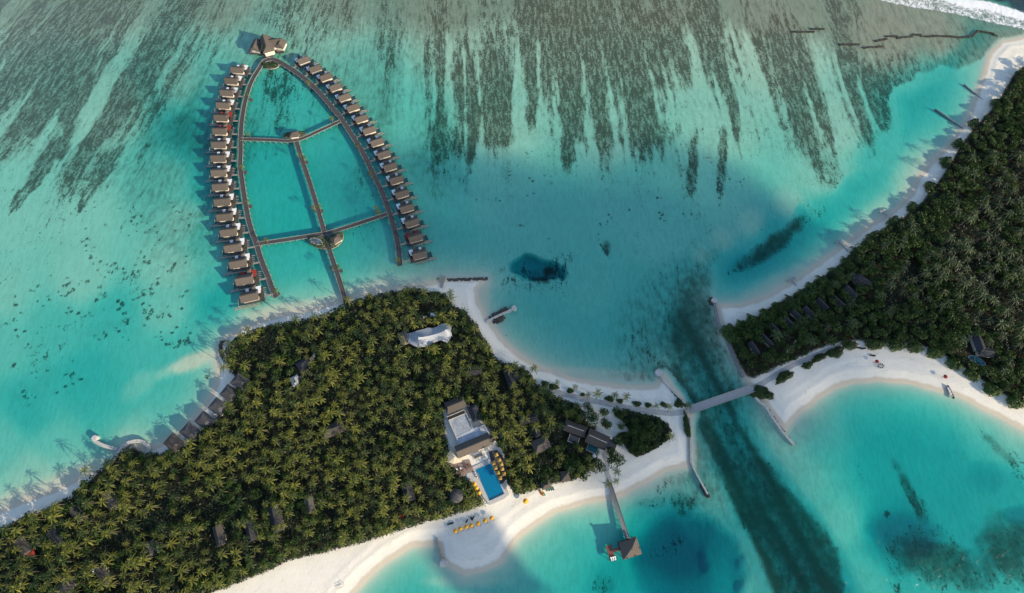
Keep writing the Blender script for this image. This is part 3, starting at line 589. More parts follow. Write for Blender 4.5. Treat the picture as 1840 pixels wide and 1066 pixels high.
# broadleaf trees: along the forest edges and between the huts, plus the garden on the spit
def merge_broad(lst, name, label):
    vs = []; fs = []; ts = []; n = 0
    for (x, y, vi, rz, s) in lst:
        v, q, ti = BV[vi][:3]; q = q[:380]; v = v[:1520]; ti = ti[:1520]
        c, s_ = math.cos(rz), math.sin(rz); M = np.array([[c, -s_, 0], [s_, c, 0], [0, 0, 1]])*s
        vs.append(v @ M.T+np.array([x, y, gz(x, y)])); fs.append(q+n); n += len(v); ts.append(ti)
    o = mesh_leaf(name, np.concatenate(vs), np.concatenate(fs), np.concatenate(ts), MBROAD, 4)
    tag(o, label, 'trees', kind='stuff')
def edge_trees(poly, dmin, seed, dmax, pk, label, group, smin, smax, lim, label2=None):
    c = scatter(poly, dmin, 1.6, seed, 22000, 4); out = []
    for (x, y, ix, iy) in c:
        if not (-20 < ix < 1860 and -20 < iy < 1086): continue
        d = float(sdist(np.array([x]), np.array([y]), poly)[0])
        if d > dmax and rs.rand() > pk*(3.2 if float(fbm(np.array(x/24.), np.array(y/24.), 2, 71)) < .42 else .6): continue
        out.append((x, y, rs.randint(8), rs.uniform(0, 6.28), rs.uniform(smin, smax)*(.62 if d < 2.6 else 1), (d < 8)*1000+iy))
    out.sort(key=lambda q: -q[5])
    for (x, y, v, r_, s, _) in out[:lim]: place_broad(v, x, y, gz(x, y), r_, s, label, group)
    if out[lim:] and label2: merge_broad([q[:5] for q in out[lim:]], 'broadleaf_canopy', label2)
edge_trees(FE, 4.2, 12, 26, .35, 'dark green broadleaf tree in the forest edge of the eastern island', 'broadleaf trees of the eastern forest', .8, 1.25, 120, 'dark green broadleaf canopy mixed among the palms of the eastern island')
edge_trees(FW, 4.4, 13, 9, .22, 'green broadleaf tree in the forest edge of the western island', 'broadleaf trees of the western forest', .6, 1.05, 90, 'green broadleaf canopy mixed among the palms of the western island')
edge_trees(ISLE, 3.6, 14, 50, 1, 'dark green broadleaf tree of the grove at the sandy tip of the western island', 'broadleaf trees of the grove on the tip', .7, 1.05, 40)
# undergrowth: leaf clumps from knee height to shrub height under and around the crowns
def under(poly, n, seed, z0, z1, name, label, inset=0.6, tb=.3, size=(.35,.8)):
    rs = np.random.RandomState(seed); g = [Pn(*p) for p in poly]; xsn = [p[0] for p in g]; ysn = [p[1] for p in g]
    x0, x1, y0, y1 = max(min(xsn), -480), min(max(xsn), 480), max(min(ysn), -90), min(max(ysn), 420)
    X = rs.uniform(x0, x1, n); Y = rs.uniform(y0, y1, n)
    d = segdist(X, Y, g, True); k = inpoly(X, Y, g) & (d > inset); X, Y, d = X[k], Y[k], d[k]
    hh = fbm(X/5.5, Y/5.5, 3, seed); Z = (z0+(z1-z0)*np.clip(hh*1.8-.4, 0, 1))*np.clip(.35+d/3, 0, 1)
    ix, iy = toimg(X, Y, 2.0)
    keep = np.ones(len(X), bool)
    for (a, b_, r) in CLR_C:
        if r: keep &= (ix-a)**2+(iy-b_)**2 > (r*.95)**2
    for pl in CLR_P: keep &= ~inpoly(ix, iy, pl)
    X, Y, Z, hh = X[keep], Y[keep], Z[keep], hh[keep]; m_ = len(X)
    Zg = np.interp(0, [0, 1], [0, 1])+1.6*np.ones(m_); Z = Z*rs.uniform(.75, 1.05, m_)+Zg
    nr = np.stack([rs.normal(size=m_)*.5, rs.normal(size=m_)*.5, np.ones(m_)], 1); nr /= np.linalg.norm(nr, axis=1)[:, None]
    u_ = np.cross(nr, rs.normal(size=(m_, 3))); u_ /= np.linalg.norm(u_, axis=1)[:, None]; v_ = np.cross(nr, u_)
    s = rs.uniform(*size, m_)[:, None]; c = np.stack([X, Y, Z], 1)
    VV = np.stack([c-u_*s, c-v_*s*.6, c+u_*s, c+v_*s*.6], 1).reshape(-1, 3)
    ti = np.repeat(np.clip(tb+rs.uniform(-.25, .3, m_)+(hh-.5), 0, 1), 4)
    o = mesh_leaf(name, VV, np.arange(m_*4).reshape(-1, 4), ti, MUNDER, 4)
    tag(o, label, 'undergrowth', kind='stuff')
under(FW, 190000, 21, .6, 4.2, 'undergrowth', 'shade-toned shrubs and ground cover under the palms of the western island')
under(FE, 190000, 22, .8, 4.5, 'undergrowth', 'shade-toned shrubs and ground cover under the trees of the eastern island')
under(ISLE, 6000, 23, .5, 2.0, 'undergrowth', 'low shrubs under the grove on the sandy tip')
# ================================================================== builder for solid things, in metres in the frame of each thing
class MB:
    def __init__(s): s.v = []; s.f = []
    def add(s, vs, fs):
        n = len(s.v); s.v += [tuple(q) for q in vs]; s.f += [tuple(i+n for i in f) for f in fs]; return s
    def box(s, x, y, z, a, b, c, rot=0.0):
        """box centred on x,y with its bottom at z; sizes a,b,c"""
        co, si = math.cos(rot), math.sin(rot); vs = []
        for dz in (0, c):
            for dx, dy in ((-a/2, -b/2), (a/2, -b/2), (a/2, b/2), (-a/2, b/2)):
                vs.append((x+dx*co-dy*si, y+dx*si+dy*co, z+dz))
        return s.add(vs, [(0,3,2,1),(4,5,6,7),(0,1,5,4),(1,2,6,5),(2,3,7,6),(3,0,4,7)])
    def prism(s, pts, z0, z1):
        n = len(pts); a = sum(pts[i][0]*pts[(i+1)%n][1]-pts[(i+1)%n][0]*pts[i][1] for i in range(n))
        if a < 0: pts = pts[::-1]
        vs = [(p[0], p[1], z0) for p in pts]+[(p[0], p[1], z1) for p in pts]
        return s.add(vs, [tuple(range(n))[::-1], tuple(range(n, 2*n))]+[(i, (i+1)%n, (i+1)%n+n, i+n) for i in range(n)])
    def cyl(s, x, y, z0, z1, r0, r1=None, n=12, ph=0.0):
        r1 = r0 if r1 is None else r1
        vs = [(x+r0*math.cos(6.28319*k/n+ph), y+r0*math.sin(6.28319*k/n+ph), z0) for k in range(n)]+[(x+r1*math.cos(6.28319*k/n+ph), y+r1*math.sin(6.28319*k/n+ph), z1) for k in range(n)]
        return s.add(vs, [tuple(range(n))[::-1], tuple(range(n, 2*n))]+[(i, (i+1)%n, (i+1)%n+n, i+n) for i in range(n)])
    def roof(s, x, y, z, L, W, rise, ridge=None, rot=0.0, thick=0.3):
        """gable (ridge=L) or hip roof of thatch with an underside; ridge along x"""
        rl = L if ridge is None else ridge; co, si = math.cos(rot), math.sin(rot)
        def T(a, b, c): return (x+a*co-b*si, y+a*si+b*co, z+c)
        vs = [T(-L/2,-W/2,0),T(L/2,-W/2,0),T(L/2,W/2,0),T(-L/2,W/2,0),T(-L/2,-W/2,thick),T(L/2,-W/2,thick),T(L/2,W/2,thick),T(-L/2,W/2,thick),T(-rl/2,0,rise+thick),T(rl/2,0,rise+thick)]
        fs = [(0,3,2,1),(0,1,5,4),(1,2,6,5),(2,3,7,6),(3,0,4,7),(4,5,9,8),(6,7,8,9),(7,4,8),(5,6,9)]
        return s.add(vs, fs)
    def beam(s, p, q, w_, h):
        p = Vector(p); q = Vector(q); d = q-p; sx_ = Vector((-d.y, d.x, 0)); sx_ = sx_.normalized()*w_/2 if sx_.length > 1e-5 else Vector((w_/2, 0, 0)); u_ = Vector((0, 0, h))
        if abs(d.z) > .9*d.length: u_ = Vector((0, h, 0))
        return s.add([p-sx_, p+sx_, q+sx_, q-sx_, p-sx_+u_, p+sx_+u_, q+sx_+u_, q-sx_+u_], [(0,3,2,1),(4,5,6,7),(0,1,5,4),(1,2,6,5),(2,3,7,6),(3,0,4,7)])
    def build(s, name, mat, parent=None, smooth=False):
        me = bpy.data.meshes.new(name); me.from_pydata(s.v, [], s.f); me.update(); me.materials.append(mat)
        o = bpy.data.objects.new(name, me); C.objects.link(o)
        if parent: o.parent = parent
        return o
def thing(name, px, py, ang=0.0, z=0.0, label=None, cat=None, group=None, s=1.0, zp=None):
    p = P(px, py, z if zp is None else zp)
    r = empty(name, (p.x, p.y, z), R(ang), s); tag(r, label, cat, group); return r
def copy_thing(o, parent=None):
    c = o.copy(); C.objects.link(c); c.parent = parent
    for ch in list(o.children): copy_thing(ch, c)
    return c
def loc_pts(root, pts, z=0.0):
    """photograph positions -> local coordinates of a thing"""
    bpy.context.view_layer.update(); M = (Matrix.Translation(root.location) @ root.rotation_euler.to_matrix().to_4x4() @ Matrix.Diagonal((*root.scale, 1))).inverted()
    return [tuple((M @ P(a, b_, z))[:2]) for a, b_ in pts]
def thatch(name, c1, c2):
    m, t, b = newmat(name); tc = N(t, 'ShaderNodeTexCoord').outputs['Object']
    mp = N(t, 'ShaderNodeMapping'); mp.inputs['Scale'].default_value = (1.6, 1.6, 6); t.links.new(tc, mp.inputs[0])
    n1 = noise(t, mp.outputs[0], 2.2, 5, .7); n2 = noise(t, tc, .35, 3, .6)
    wv_ = N(t, 'ShaderNodeTexWave', wave_type='BANDS', bands_direction='Z'); wv_.inputs['Scale'].default_value = 1.6; wv_.inputs['Distortion'].default_value = 2.5; t.links.new(tc, wv_.inputs[0])
    col = mixc(t, ma(t, 'ADD', ma(t, 'MULTIPLY', n1, .7), ma(t, 'MULTIPLY', wv_.outputs[1], .3)), c1, c2)
    col = mixc(t, ma(t, 'MULTIPLY', sstep(t, n2, .5, .75), .4), col, tuple(v*.6 for v in c2))
    oi = N(t, 'ShaderNodeObjectInfo'); col = mixc(t, ma(t, 'MULTIPLY', oi.outputs['Random'], .4), col, tuple(v*.68 for v in c1))
    t.links.new(col, b.inputs['Base Color']); b.inputs['Roughness'].default_value = .95; b.inputs['Specular IOR Level'].default_value = .1
    bp = N(t, 'ShaderNodeBump'); bp.inputs['Strength'].default_value = .6; bp.inputs['Distance'].default_value = .15
    t.links.new(n1, bp.inputs['Height']); t.links.new(bp.outputs[0], b.inputs['Normal']); return m
THA = thatch('thatch_brown', (.085, .073, .064), (.145, .124, .108))
THG = thatch('thatch_grey', (.060, .060, .066), (.105, .105, .112))
THK = thatch('thatch_dark', (.06, .055, .05), (.11, .10, .09))
THD = thatch('thatch_blue_grey', (.036, .037, .043), (.065, .066, .075))
WOOD = simple('weathered_deck', (.075, .072, .078), (.045, .043, .047), 1.5)
WOODL = simple('grey_timber', (.30, .28, .25), (.20, .185, .165), 2)
WOODR = simple('red_timber', (.20, .085, .06), (.12, .05, .04), 2)
WHITE = simple('white_canvas', (.78, .79, .80), (.66, .68, .71), 1.2, .6)
CREAM = simple('cream_render', (.66, .60, .50), (.52, .47, .39), .8)
CONC = simple('pale_concrete', (.52, .50, .46), (.34, .33, .31), .8)
STONE = simple('wet_rock', (.085, .075, .062), (.035, .032, .028), .9, .8, bump=.6)
PAVE = simple('terrace_paving', (.50, .49, .47), (.40, .39, .38), .5)
PAVG = simple('grey_blue_terrace', (.33, .36, .40), (.21, .24, .28), .35)
DARK = simple('dark_opening', (.02, .018, .018), (.035, .03, .028), 1)
RED = simple('red_canvas', (.34, .035, .025), (.22, .025, .02), 2)
BRICK = simple('reddish_tiles', (.30, .22, .19), (.22, .16, .14), 1.5)
YEL = simple('yellow_canvas', (.85, .42, .03), (.72, .32, .02), 1.5, .7)
YELD = simple('ochre_canvas', (.42, .27, .06), (.32, .20, .04), 1.5, .7)
GRND = simple('teal_canvas', (.03, .20, .15), (.02, .14, .11), 2)
WALLG = simple('weathered_wall', (.24,.24,.25), (.14,.14,.15), 1.5)
METAL = simple('grey_metal', (.35, .35, .36), (.25, .25, .26), 2, .45)
def poolmat(name, c):
    m, t, b = newmat(name); n = noise(t, pos(t), .5, 3, .5)
    t.links.new(mixc(t, n, c, tuple(v*.8 for v in c)), b.inputs['Base Color']); b.inputs['Roughness'].default_value = .12; b.inputs['Specular IOR Level'].default_value = .4
    bp = N(t, 'ShaderNodeBump'); bp.inputs['Strength'].default_value = .15; t.links.new(noise(t, pos(t), 2.0, 2, .5), bp.inputs['Height']); t.links.new(bp.outputs[0], b.inputs['Normal'])
    return m
POOLB = poolmat('pool_water', (.004, .17, .32)); POOLT = poolmat('teal_pool_water', (.01, .10, .12)); POOLD = poolmat('plunge_pool_water', (.012, .085, .095))
# ------------------------------------------------------------------ boardwalk
BW_L = [(486,106.5),(475.4,109.5),(464.4,125.4),(453.4,143.7),(446,162),(440,184),(435.9,205.9),(433.4,227.8),(432.2,249.8),(432.2,274),(431.5,298.5),(435.8,333),(440,361),(445.1,388.8),(451.5,414),(461,439.5),(469.2,467.3),(480.6,495.2),(491,523),(497,534)]
BW_R = [(486.3,105.9),(498.5,109.5),(523,124.1),(542.4,137.6),(564.4,157),(583.9,177.8),(599.8,197.3),(613.2,213.2),(630,239.3),(645.8,264),(659.3,288.8),(672.8,318),(686,344.8),(696.2,371.8),(704,396.5),(711.9,423.5),(716.4,450.5),(718.7,477.6)]
BW_T = [(432.2,250),(480,251.5),(531.5,252),(575,234.5),(610.7,218)]
BW_S = [(531.5,252),(542.4,287),(555.3,325.5),(569.3,371),(583.2,419.2),(593.4,454.7),(608.6,500.3),(620,538.3),(624,556)]
BW_C = [(461,438.5),(520,430),(575.6,421),(590,418.5),(640,403),(697,384)]
DZ = 1.7
def smooth_line(pts, step=2.0):
    g = [np.array(P(a, b_, DZ)[:2]) for a, b_ in pts]; out = []
    for i in range(len(g)-1):
        p0 = g[max(i-1, 0)]; p1 = g[i]; p2 = g[i+1]; p3 = g[min(i+2, len(g)-1)]
        n = max(1, int(np.linalg.norm(p2-p1)/step))
        for k in range(n):
            s = k/n; out.append(.5*((2*p1)+(-p0+p2)*s+(2*p0-5*p1+4*p2-p3)*s*s+(-p0+3*p1-3*p2+p3)*s**3))
    out.append(g[-1]); return out
def ribbon(mb, line, wd, z, th, off=0.0, zf=None):
    n = len(line); vs = []
    for i, p in enumerate(line):
        d = line[min(i+1, n-1)]-line[max(i-1, 0)]; d = d/np.linalg.norm(d); nr = np.array([-d[1], d[0]])
        a = p+nr*(off-wd/2); b_ = p+nr*(off+wd/2); zz = z if zf is None else zf(p)
        vs += [(a[0], a[1], zz), (b_[0], b_[1], zz), (a[0], a[1], zz+th), (b_[0], b_[1], zz+th)]
    fs = []
    for i in range(n-1):
        a = 4*i; b_ = a+4
        fs += [(a+2, b_+2, b_+3, a+3), (a, a+1, b_+1, b_), (a, b_, b_+2, a+2), (a+1, a+3, b_+3, b_+1)]
    fs += [(0, 2, 3, 1), (4*n-4, 4*n-3, 4*n-1, 4*n-2)]
    return mb.add(vs, fs)
bw = empty('boardwalk', (0, 0, 0)); tag(bw, 'long grey timber boardwalk on posts shaped like an arch with cross links', 'boardwalk')
lines = {}; npost = 0; postbig = []
for nm, pts, wd in (('west', BW_L, 3.0), ('east', BW_R, 3.0), ('north', BW_T, 2.2), ('spine', BW_S, 2.7), ('south', BW_C, 2.4)):
    ln = smooth_line(pts); lines[nm] = ln; dz = {'west': 0, 'east': .004, 'north': -.006, 'spine': -.010, 'south': -.014}[nm]
    ribbon(MB(), ln, wd, DZ-.25+dz, .25).build('deck', WOOD, bw)
    for sd in (-1, 1):
        ribbon(MB(), ln, .16, DZ-.15+dz, .42, sd*(wd/2+.10)).build('edge_beam', WOODL, bw)
    for i in range(0, len(ln)-1, 2):
        d = ln[i+1]-ln[i]; d = d/np.linalg.norm(d); nr = np.array([-d[1], d[0]])
        for sd in (-1, 1):
            q = ln[i]+nr*sd*(wd/2+.35); postbig.append((q[0], q[1]))
postbig.sort(key=lambda q: q[1])
pm = MB(); k = 0
for (x, y) in postbig:
    if k < 100: MB().cyl(x, y, -2.2, DZ+.25, .17, .17, 6).build('post', WOODL, bw)
    else: pm.cyl(x, y, -2.2, DZ+.25, .17, .17, 6)
    k += 1
o = pm.build('post', WOODL, bw); o['kind'] = 'stuff'
# ------------------------------------------------------------------ overwater villas
def villa_proto(sg, label):
    r = empty('overwater_villa', (0, 0, 0)); z = DZ
    X = lambda v: v*sg
    MB().box(X(1.2), 1.4, z-.3, 12.6, 9.6, .3).build('deck', WOOD, r)
    for x in (-4.4, 1.6, 7.0):
        for y in (-2.8, 5.6): MB().cyl(X(x), y, -2.5, z-.3, .18, .18, 6).build('stilt', WOODL, r)
    MB().box(X(0), .3, z, 8.8, 4.8, 2.7).build('walls', CREAM, r)
    rf = MB().roof(X(0), .3, z+2.5, 10.2, 6.6, 2.7, 9.8).build('main_roof', THA, r)
    MB().box(X(0), .3, z+5.38, 9.6, .5, .28).build('ridge_cap', THK, rf)
    MB().roof(X(2.5), 5.2, z+2.1, 2.6, 4.0, 1.0, .6).build('side_roof', THA, r)
    MB().box(X(2.5), 5.2, z, 2.1, 3.3, 2.1).build('side_walls', CREAM, r)
    c = MB().box(X(5.0), 4.4, z+2.1, 3.4, 2.9, .16); c.box(X(5.6), 2.1, z+2.1, 1.5, 1.8, .16)
    c.build('white_canopy', WHITE, r)
    for x, y in ((3.5, 5.7), (6.5, 3.1)): MB().cyl(X(x), y, z, z+2.1, .07, .07, 5).build('canopy_post', WOODL, r)
    MB().box(X(-1.4), 4.9, z+1.9, 1.9, 1.9, .14).build('sun_shade', WHITE, r)
    MB().cyl(X(-1.4), 4.9, z, z+1.9, .06, .06, 5).build('shade_pole', METAL, r)
    MB().box(X(5.6), .6, z, 1.5, 2.0, 1.9).build('entrance_porch', DARK, r)
    pl = MB().box(X(-6.4), -.9, z-.75, 3.2, 4.4, .3)
    pl.build('plunge_pool', POOLD, r)
    fr = MB(); fr.box(X(-8.1), -.9, z-.75, .18, 4.8, .55); fr.box(X(-6.4), 1.4, z-.75, 3.3, .18, .55); fr.box(X(-6.4), -3.2, z-.75, 3.3, .18, .55); fr.box(X(-4.9), -.9, z-.75, .2, 4.8, .7)
    fr.build('pool_frame', WOODL, r)
    st = MB().box(X(-3.6), -4.2, z-1.0, 14.2, 1.15, .2); st.build('lower_deck', WOODL, r)
    for x in np.linspace(-10.3, 3.1, 6): MB().cyl(X(x), -4.85, -2.5, z-.35, .15, .15, 6).build('mooring_post', WOODL, r)
    for k in range(4): MB().beam((X(7.4), 1.2+k*1.3, z-.05), (X(8.7+.35*(k % 2)), .9+k*1.3, z-.25), .28, .22).build('brace', WOODL, r)
    MB().box(X(3.5), -.4, z-.22, 7.0, 1.15, .2).build('entrance_bridge', WOODL, r)   # origin at x=0, stretched to meet the boardwalk
    if sg: pass
    return r
def set_bridge(r, sg, line):
    """stretch and shift the entrance bridge so it ends on the boardwalk"""
    s = r.scale[0]; a = r.rotation_euler.z; o = r.location
    dirx = np.array([math.cos(a), math.sin(a)])*sg; st = np.array([o.x, o.y])+dirx*7.2*s+np.array([-math.sin(a), math.cos(a)])*(-.4)*s
    L = min((abs(np.dot(q-st, np.array([-dirx[1], dirx[0]])))*8+abs(np.dot(q-st, dirx)), np.dot(q-st, dirx)) for q in line if np.dot(q-st, dirx) > 0)[1]
    L = max(1.5, L-1.3)/s
    for c in list(r.children):
        if c.name.startswith('entrance_bridge'):
            c.scale.x = L/7.0; c.location.x = sg*7.2
ORD = ['first', 'second', 'third', 'fourth', 'fifth', 'sixth', 'seventh', 'eighth', 'ninth', 'tenth', 'eleventh', 'twelfth', 'thirteenth', 'fourteenth', 'fifteenth', 'sixteenth', 'seventeenth']
VL = [(425.8,123.6,-5),(415,143.6,-4),(407,165,-4),(400.5,187.5,-3),(396.6,209.8,-2),(394,234,-1),(392.4,258.3,0),(391.7,283,1),(392.7,309,2),(395.2,334.3,4),(398.8,361.4,6),(403.3,388.3,6),(410.4,416,8),(418,443.8,10),(427.4,472.4,11),(438.8,502.3,12),(447.7,532.7,14)]
VR = [(544.4,105.9),(565.6,121.2),(584.6,136.3),(602,154.4),(618,172.6),(633.4,191.3),(648.5,211.2),(662.7,231.9),(676.6,253.2),(689,275.3),(700.3,297.8),(711.5,321.4),(721.6,346.4),(730.4,372.2),(739.6,398.3),(746.4,425.8),(753.6,456.2)]
pa = villa_proto(1, ''); pb = villa_proto(-1, '')
def villa(proto, sg, px, py, ang, s, line, label, group, red):
    r = proto if not proto.get('used') else copy_thing(proto)
    proto['used'] = 1
    p = P(px, py, DZ+3.6); r.location = (p.x, p.y, 0); r.rotation_euler = (0, 0, R(ang)); r.scale = (s, s, s)
    # the roof centre sits a little south of the ridge
    tag(r, label, 'villa', group); return r
made = []
for i, (px, py, an) in enumerate(VL):
    red = i in (4, 5, 15)
    lab = ORD[i]+' thatched overwater villa from the restaurant in the west row'+(', red canopy' if red else ', white canopy')
    made.append((villa(pa, 1, px, py, an, .90+.15*i/16, lines['west'], lab, 'overwater villas along the west boardwalk', red), 1, lines['west'], red))
for i, (px, py) in enumerate(VR):
    red = i == 15
    lab = ORD[i]+' thatched overwater villa from the restaurant in the east row'+(', red canopy' if red else ', white canopy')
    made.append((villa(pb, -1, px, py, 27-9*i/16, .86+.06*i/16, lines['east'], lab, 'overwater villas along the east boardwalk', red), -1, lines['east'], red))
for r, sg, ln, red in made:
    if 'used' in r: del r['used']
    set_bridge(r, sg, ln)
    if red:
        for c in [q for q in bpy.data.objects if q.parent == r and (q.name.startswith('white_canopy') or q.name.startswith('sun_shade'))]:
            c.data = c.data.copy(); c.data.materials[0] = RED; c['label'] = 'red canopy of this villa'
            if c.name.startswith('white_canopy'): c.name = 'canopy'
# ================================================================== planters, palms and pavilions of the boardwalk
def leafmound(root, pts_local, n, z0, z1, seed, mat=MBROAD, name='shrubs', sz=(.22,.45), tb=.45):
    rs = np.random.RandomState(seed); a = np.array(pts_local); x0, y0 = a.min(0); x1, y1 = a.max(0)
    X = rs.uniform(x0, x1, n*3); Y = rs.uniform(y0, y1, n*3); k = inpoly(X, Y, [tuple(q) for q in pts_local]); X = X[k][:n]; Y = Y[k][:n]; m_ = len(X)
    d = segdist(X, Y, [tuple(q) for q in pts_local], True)
    Z = z0+(z1-z0)*np.clip(d/1.2, .15, 1)*(.5+.6*fbm(X*.9+5, Y*.9, 3, seed))*rs.uniform(.7, 1.05, m_)
    nr = np.stack([rs.normal(size=m_)*.6, rs.normal(size=m_)*.6, np.ones(m_)], 1); nr /= np.linalg.norm(nr, axis=1)[:, None]
    u_ = np.cross(nr, rs.normal(size=(m_, 3))); u_ /= np.linalg.norm(u_, axis=1)[:, None]; v_ = np.cross(nr, u_); s = rs.uniform(*sz, m_)[:, None]; c = np.stack([X, Y, Z], 1)
    VV = np.stack([c-u_*s, c-v_*s*.6, c+u_*s, c+v_*s*.6], 1).reshape(-1, 3)
    o = mesh_leaf(name, VV, np.arange(m_*4).reshape(-1, 4), np.repeat(np.clip(tb+rs.uniform(-.3, .35, m_), 0, 1), 4), mat, 4); o.parent = root; return o
def arc(cx, cy, rx, ry, a0, a1, n=14): return [(cx+rx*math.cos(R(a0+(a1-a0)*k/n)), cy+ry*math.sin(R(a0+(a1-a0)*k/n))) for k in range(n+1)]
def planter(px, py, ring, label, seed, tall=1.3, hole=None):
    r = thing('planter', px, py, 0, 0, label, 'planter', 'green planters of the boardwalk', zp=DZ)
    pts = loc_pts(r, ring, DZ)
    MB().prism(pts, DZ-.9, DZ-.03).build('planter_box', WOODL, r)
    lp = pts if not hole else pts
    leafmound(r, lp, 700, DZ, DZ+tall, seed)
    return r
planter(485, 116, [(470,112)]+[(476,113.3),(485,112.5),(494,112.8),(503,114)]+[(499,120.5),(492,123.2),(485,124),(477,122.6),(472,119)], 'oval planter of yellow green shrubs at the tip of the arch', 1)
planter(527, 243, [(509,245.5),(512,239.5),(519,237.5),(527,236.5),(538,235.5),(546,237),(550,240),(545,243.5),(535,248),(528,248.5),(518,249.2)], 'planter of shrubs around the small hut on the north link', 2)
planter(566, 436, [(552,427.5),(560,424.6),(575,423.4),(584,426),(588,436),(591,447.5),(580,447.5),(568,445),(558,439)], 'half round planter with a pond on the west side of the crossing', 3)
planter(604, 434, [(592,424),(603,420),(614,415.5),(617,421),(616.5,429),(612,437),(604,443.5),(595,447.5),(592,440),(588,430)], 'half round planter on the east side of the crossing', 4)
pond = thing('garden_pond', 569, 434.5, -22, DZ, 'grey oval pond inside the half round planter of the boardwalk', 'pond')
MB().prism(arc(0, 0, 4.4, 2.1, 0, 345, 16), 0, 1.0).build('rim', CONC, pond)
MB().prism(arc(0, 0, 4.0, 1.8, 0, 345, 16), 1.0, 1.06).build('water_sheet', poolmat('pond_water', (.10,.14,.19)), pond)
def hut(px, py, L, W, ang, label, hw=2.3, rise=2.0, ridge=.6, mat=THA, z=None, group=None, name='thatched_hut', zr=None, cat='hut', walls=CREAM):
    z0 = gz(*Pn(px, py)) if z is None else z
    r = thing(name, px, py, ang, z0, label, cat, group, zp=z0+hw+rise*.45)
    rf = MB().roof(0, 0, hw, L, W, rise, ridge).build('roof', mat, r)
    MB().box(0, 0, hw+rise+.2, ridge+.4, .45, .25).build('ridge_cap', THK, rf)
    MB().box(0, 0, -.5, L-1.4, W-1.4, hw+.5).build('walls', walls, r)
    return r
hut(527.5, 240.5, 6.4, 5.0, 8, 'small thatched hut in the planter on the north link of the boardwalk', z=DZ, ridge=1.2, rise=1.9)
hut(603.5, 429, 6.4, 5.4, 38, 'small hip roofed hut in the planter at the crossing of the boardwalk', z=DZ, ridge=1.0, rise=1.9)
def bpalm(px, py, v, s, label, z=DZ-.4, mat=None, pot=True):
    p = P(px, py, z+9*s); r = place_palm(v, p.x-PV[v][2][0]*s, p.y-PV[v][2][1]*s, z, v*.9, s, label, 'palms along the boardwalk' if pot else None, mat)
    if pot: MB().cyl(0, 0, -.8/s, .5/s, 1.1/s, 1.3/s, 8).build('pot', WOOD, r)
    return r
for i, (px, py, lab) in enumerate([(445,172,'palm on the west boardwalk nearest the restaurant'),(446.5,244,'palm where the north link meets the west boardwalk'),(436,304,'palm on the west boardwalk just south of the north link'),(443,366,'palm on the west boardwalk midway between the links'),
    (476,430,'palm where the south link meets the west boardwalk'),(494,522,'palm at the free southern end of the west boardwalk'),(555,149,'northern palm on the east boardwalk'),(596,214,'palm where the north link nears the east boardwalk'),(641,262,'palm on the east boardwalk south of the north link'),
    (666,314,'palm on the east boardwalk midway between the links'),(675,376,'smaller palm on the north side of the south link'),(681,385,'palm where the south link nears the east boardwalk'),(712,470,'palm at the free southern end of the east boardwalk'),
    (537,279,'west palm of the pair on the central boardwalk near the north link'),(546,284,'east palm of the pair on the central boardwalk near the north link'),(564,372,'west palm of the pair midway on the central boardwalk'),(575,373,'east palm of the pair midway on the central boardwalk'),
    (596,482,'west palm of the pair on the bridge to the island'),(608,482,'east palm of the pair on the bridge to the island'),(480,86,'bushy palm in front of the overwater restaurant'),(475,89,'low palm beside the restaurant entrance')]):
    bpalm(px, py, i % 9, .52, lab)
# ------------------------------------------------------------------ overwater restaurant
def rect_roof(mb, a, b, wpx, z, rise, ridge=None, hipped=None, over=0):
    pass
rest = thing('overwater_restaurant', 480, 84, 0, 0, 'large overwater restaurant with tall steep thatched roofs at the boardwalk tip', 'restaurant')
Lp = lambda x, y, z=0: loc_pts(rest, [(x, y)], z)[0]
dk = loc_pts(rest, [(449,98),(447,92),(452,78),(468,70),(480,66),(512,72),(512,84),(510,95),(499,97),(498,91),(492,92),(490,103),(472,101),(468,97)], DZ)
MB().prism(dk, DZ-.35, DZ).build('deck', WOOD, rest)
for nm, (x, y, L, W, an, hw, rise, rg) in {'west_wing_roof': (460,80,10.0,7.6,80,3.0,2.6,8.5), 'main_roof': (478,78,14,8.6,-70,4.0,4.6,12.5), 'east_wing_roof': (495,75,9.6,8.0,10,3.2,3.0,8.4), 'east_pavilion_roof': (504,78,7.6,6.6,78,3.0,2.6,3.4)}.items():
    q = loc_pts(rest, [(x, y)], DZ+hw+rise*.4)[0]
    rf = MB().roof(q[0], q[1], DZ+hw, L, W, rise, rg, R(an)).build(nm[:0]+nm.replace('west_wing_','').replace('east_wing_','').replace('main_','').replace('east_pavilion_',''), THA, rest)
    MB().box(q[0], q[1], DZ, L-1.6, W-1.8, hw, R(an)).build('walls', CREAM, rest)
    MB().box(q[0], q[1], DZ+hw+rise+.2, rg-.2, .5, .3, R(an)).build('ridge_cap', THK, rf)
for (a, b_, c, d) in ((450,92.8,468,91.4), (497.5,90.3,509,89.6)):
    u_ = Lp(a, b_, DZ); v_ = Lp(c, d, DZ); MB().beam((*u_, DZ+.02), (*v_, DZ+.02), 1.9, .25).build('terrace', WOODL, rest)
for (x, y) in ((491,87.5),(486,94)):
    q = Lp(x, y, 4); MB().box(q[0], q[1], DZ+2.3, 3.0, 2.2, .15, R(12)).build('white_canopy', WHITE, rest)
for i, (x, y) in enumerate([(451,97),(457,96.5),(463,96),(499,95),(505,94.5),(509,94),(512,82),(511,77),(490,101),(476,101)]):
    q = Lp(x, y, 0); MB().cyl(q[0], q[1], -2, DZ, .2, .2, 6).build('stilt', WOODL, rest)
q0 = Lp(482, 98, DZ); q1 = Lp(485, 107, DZ); MB().beam((*q0, DZ-.22), (*q1, DZ-.26), 2.0, .2).build('entrance_bridge', WOODL, rest)
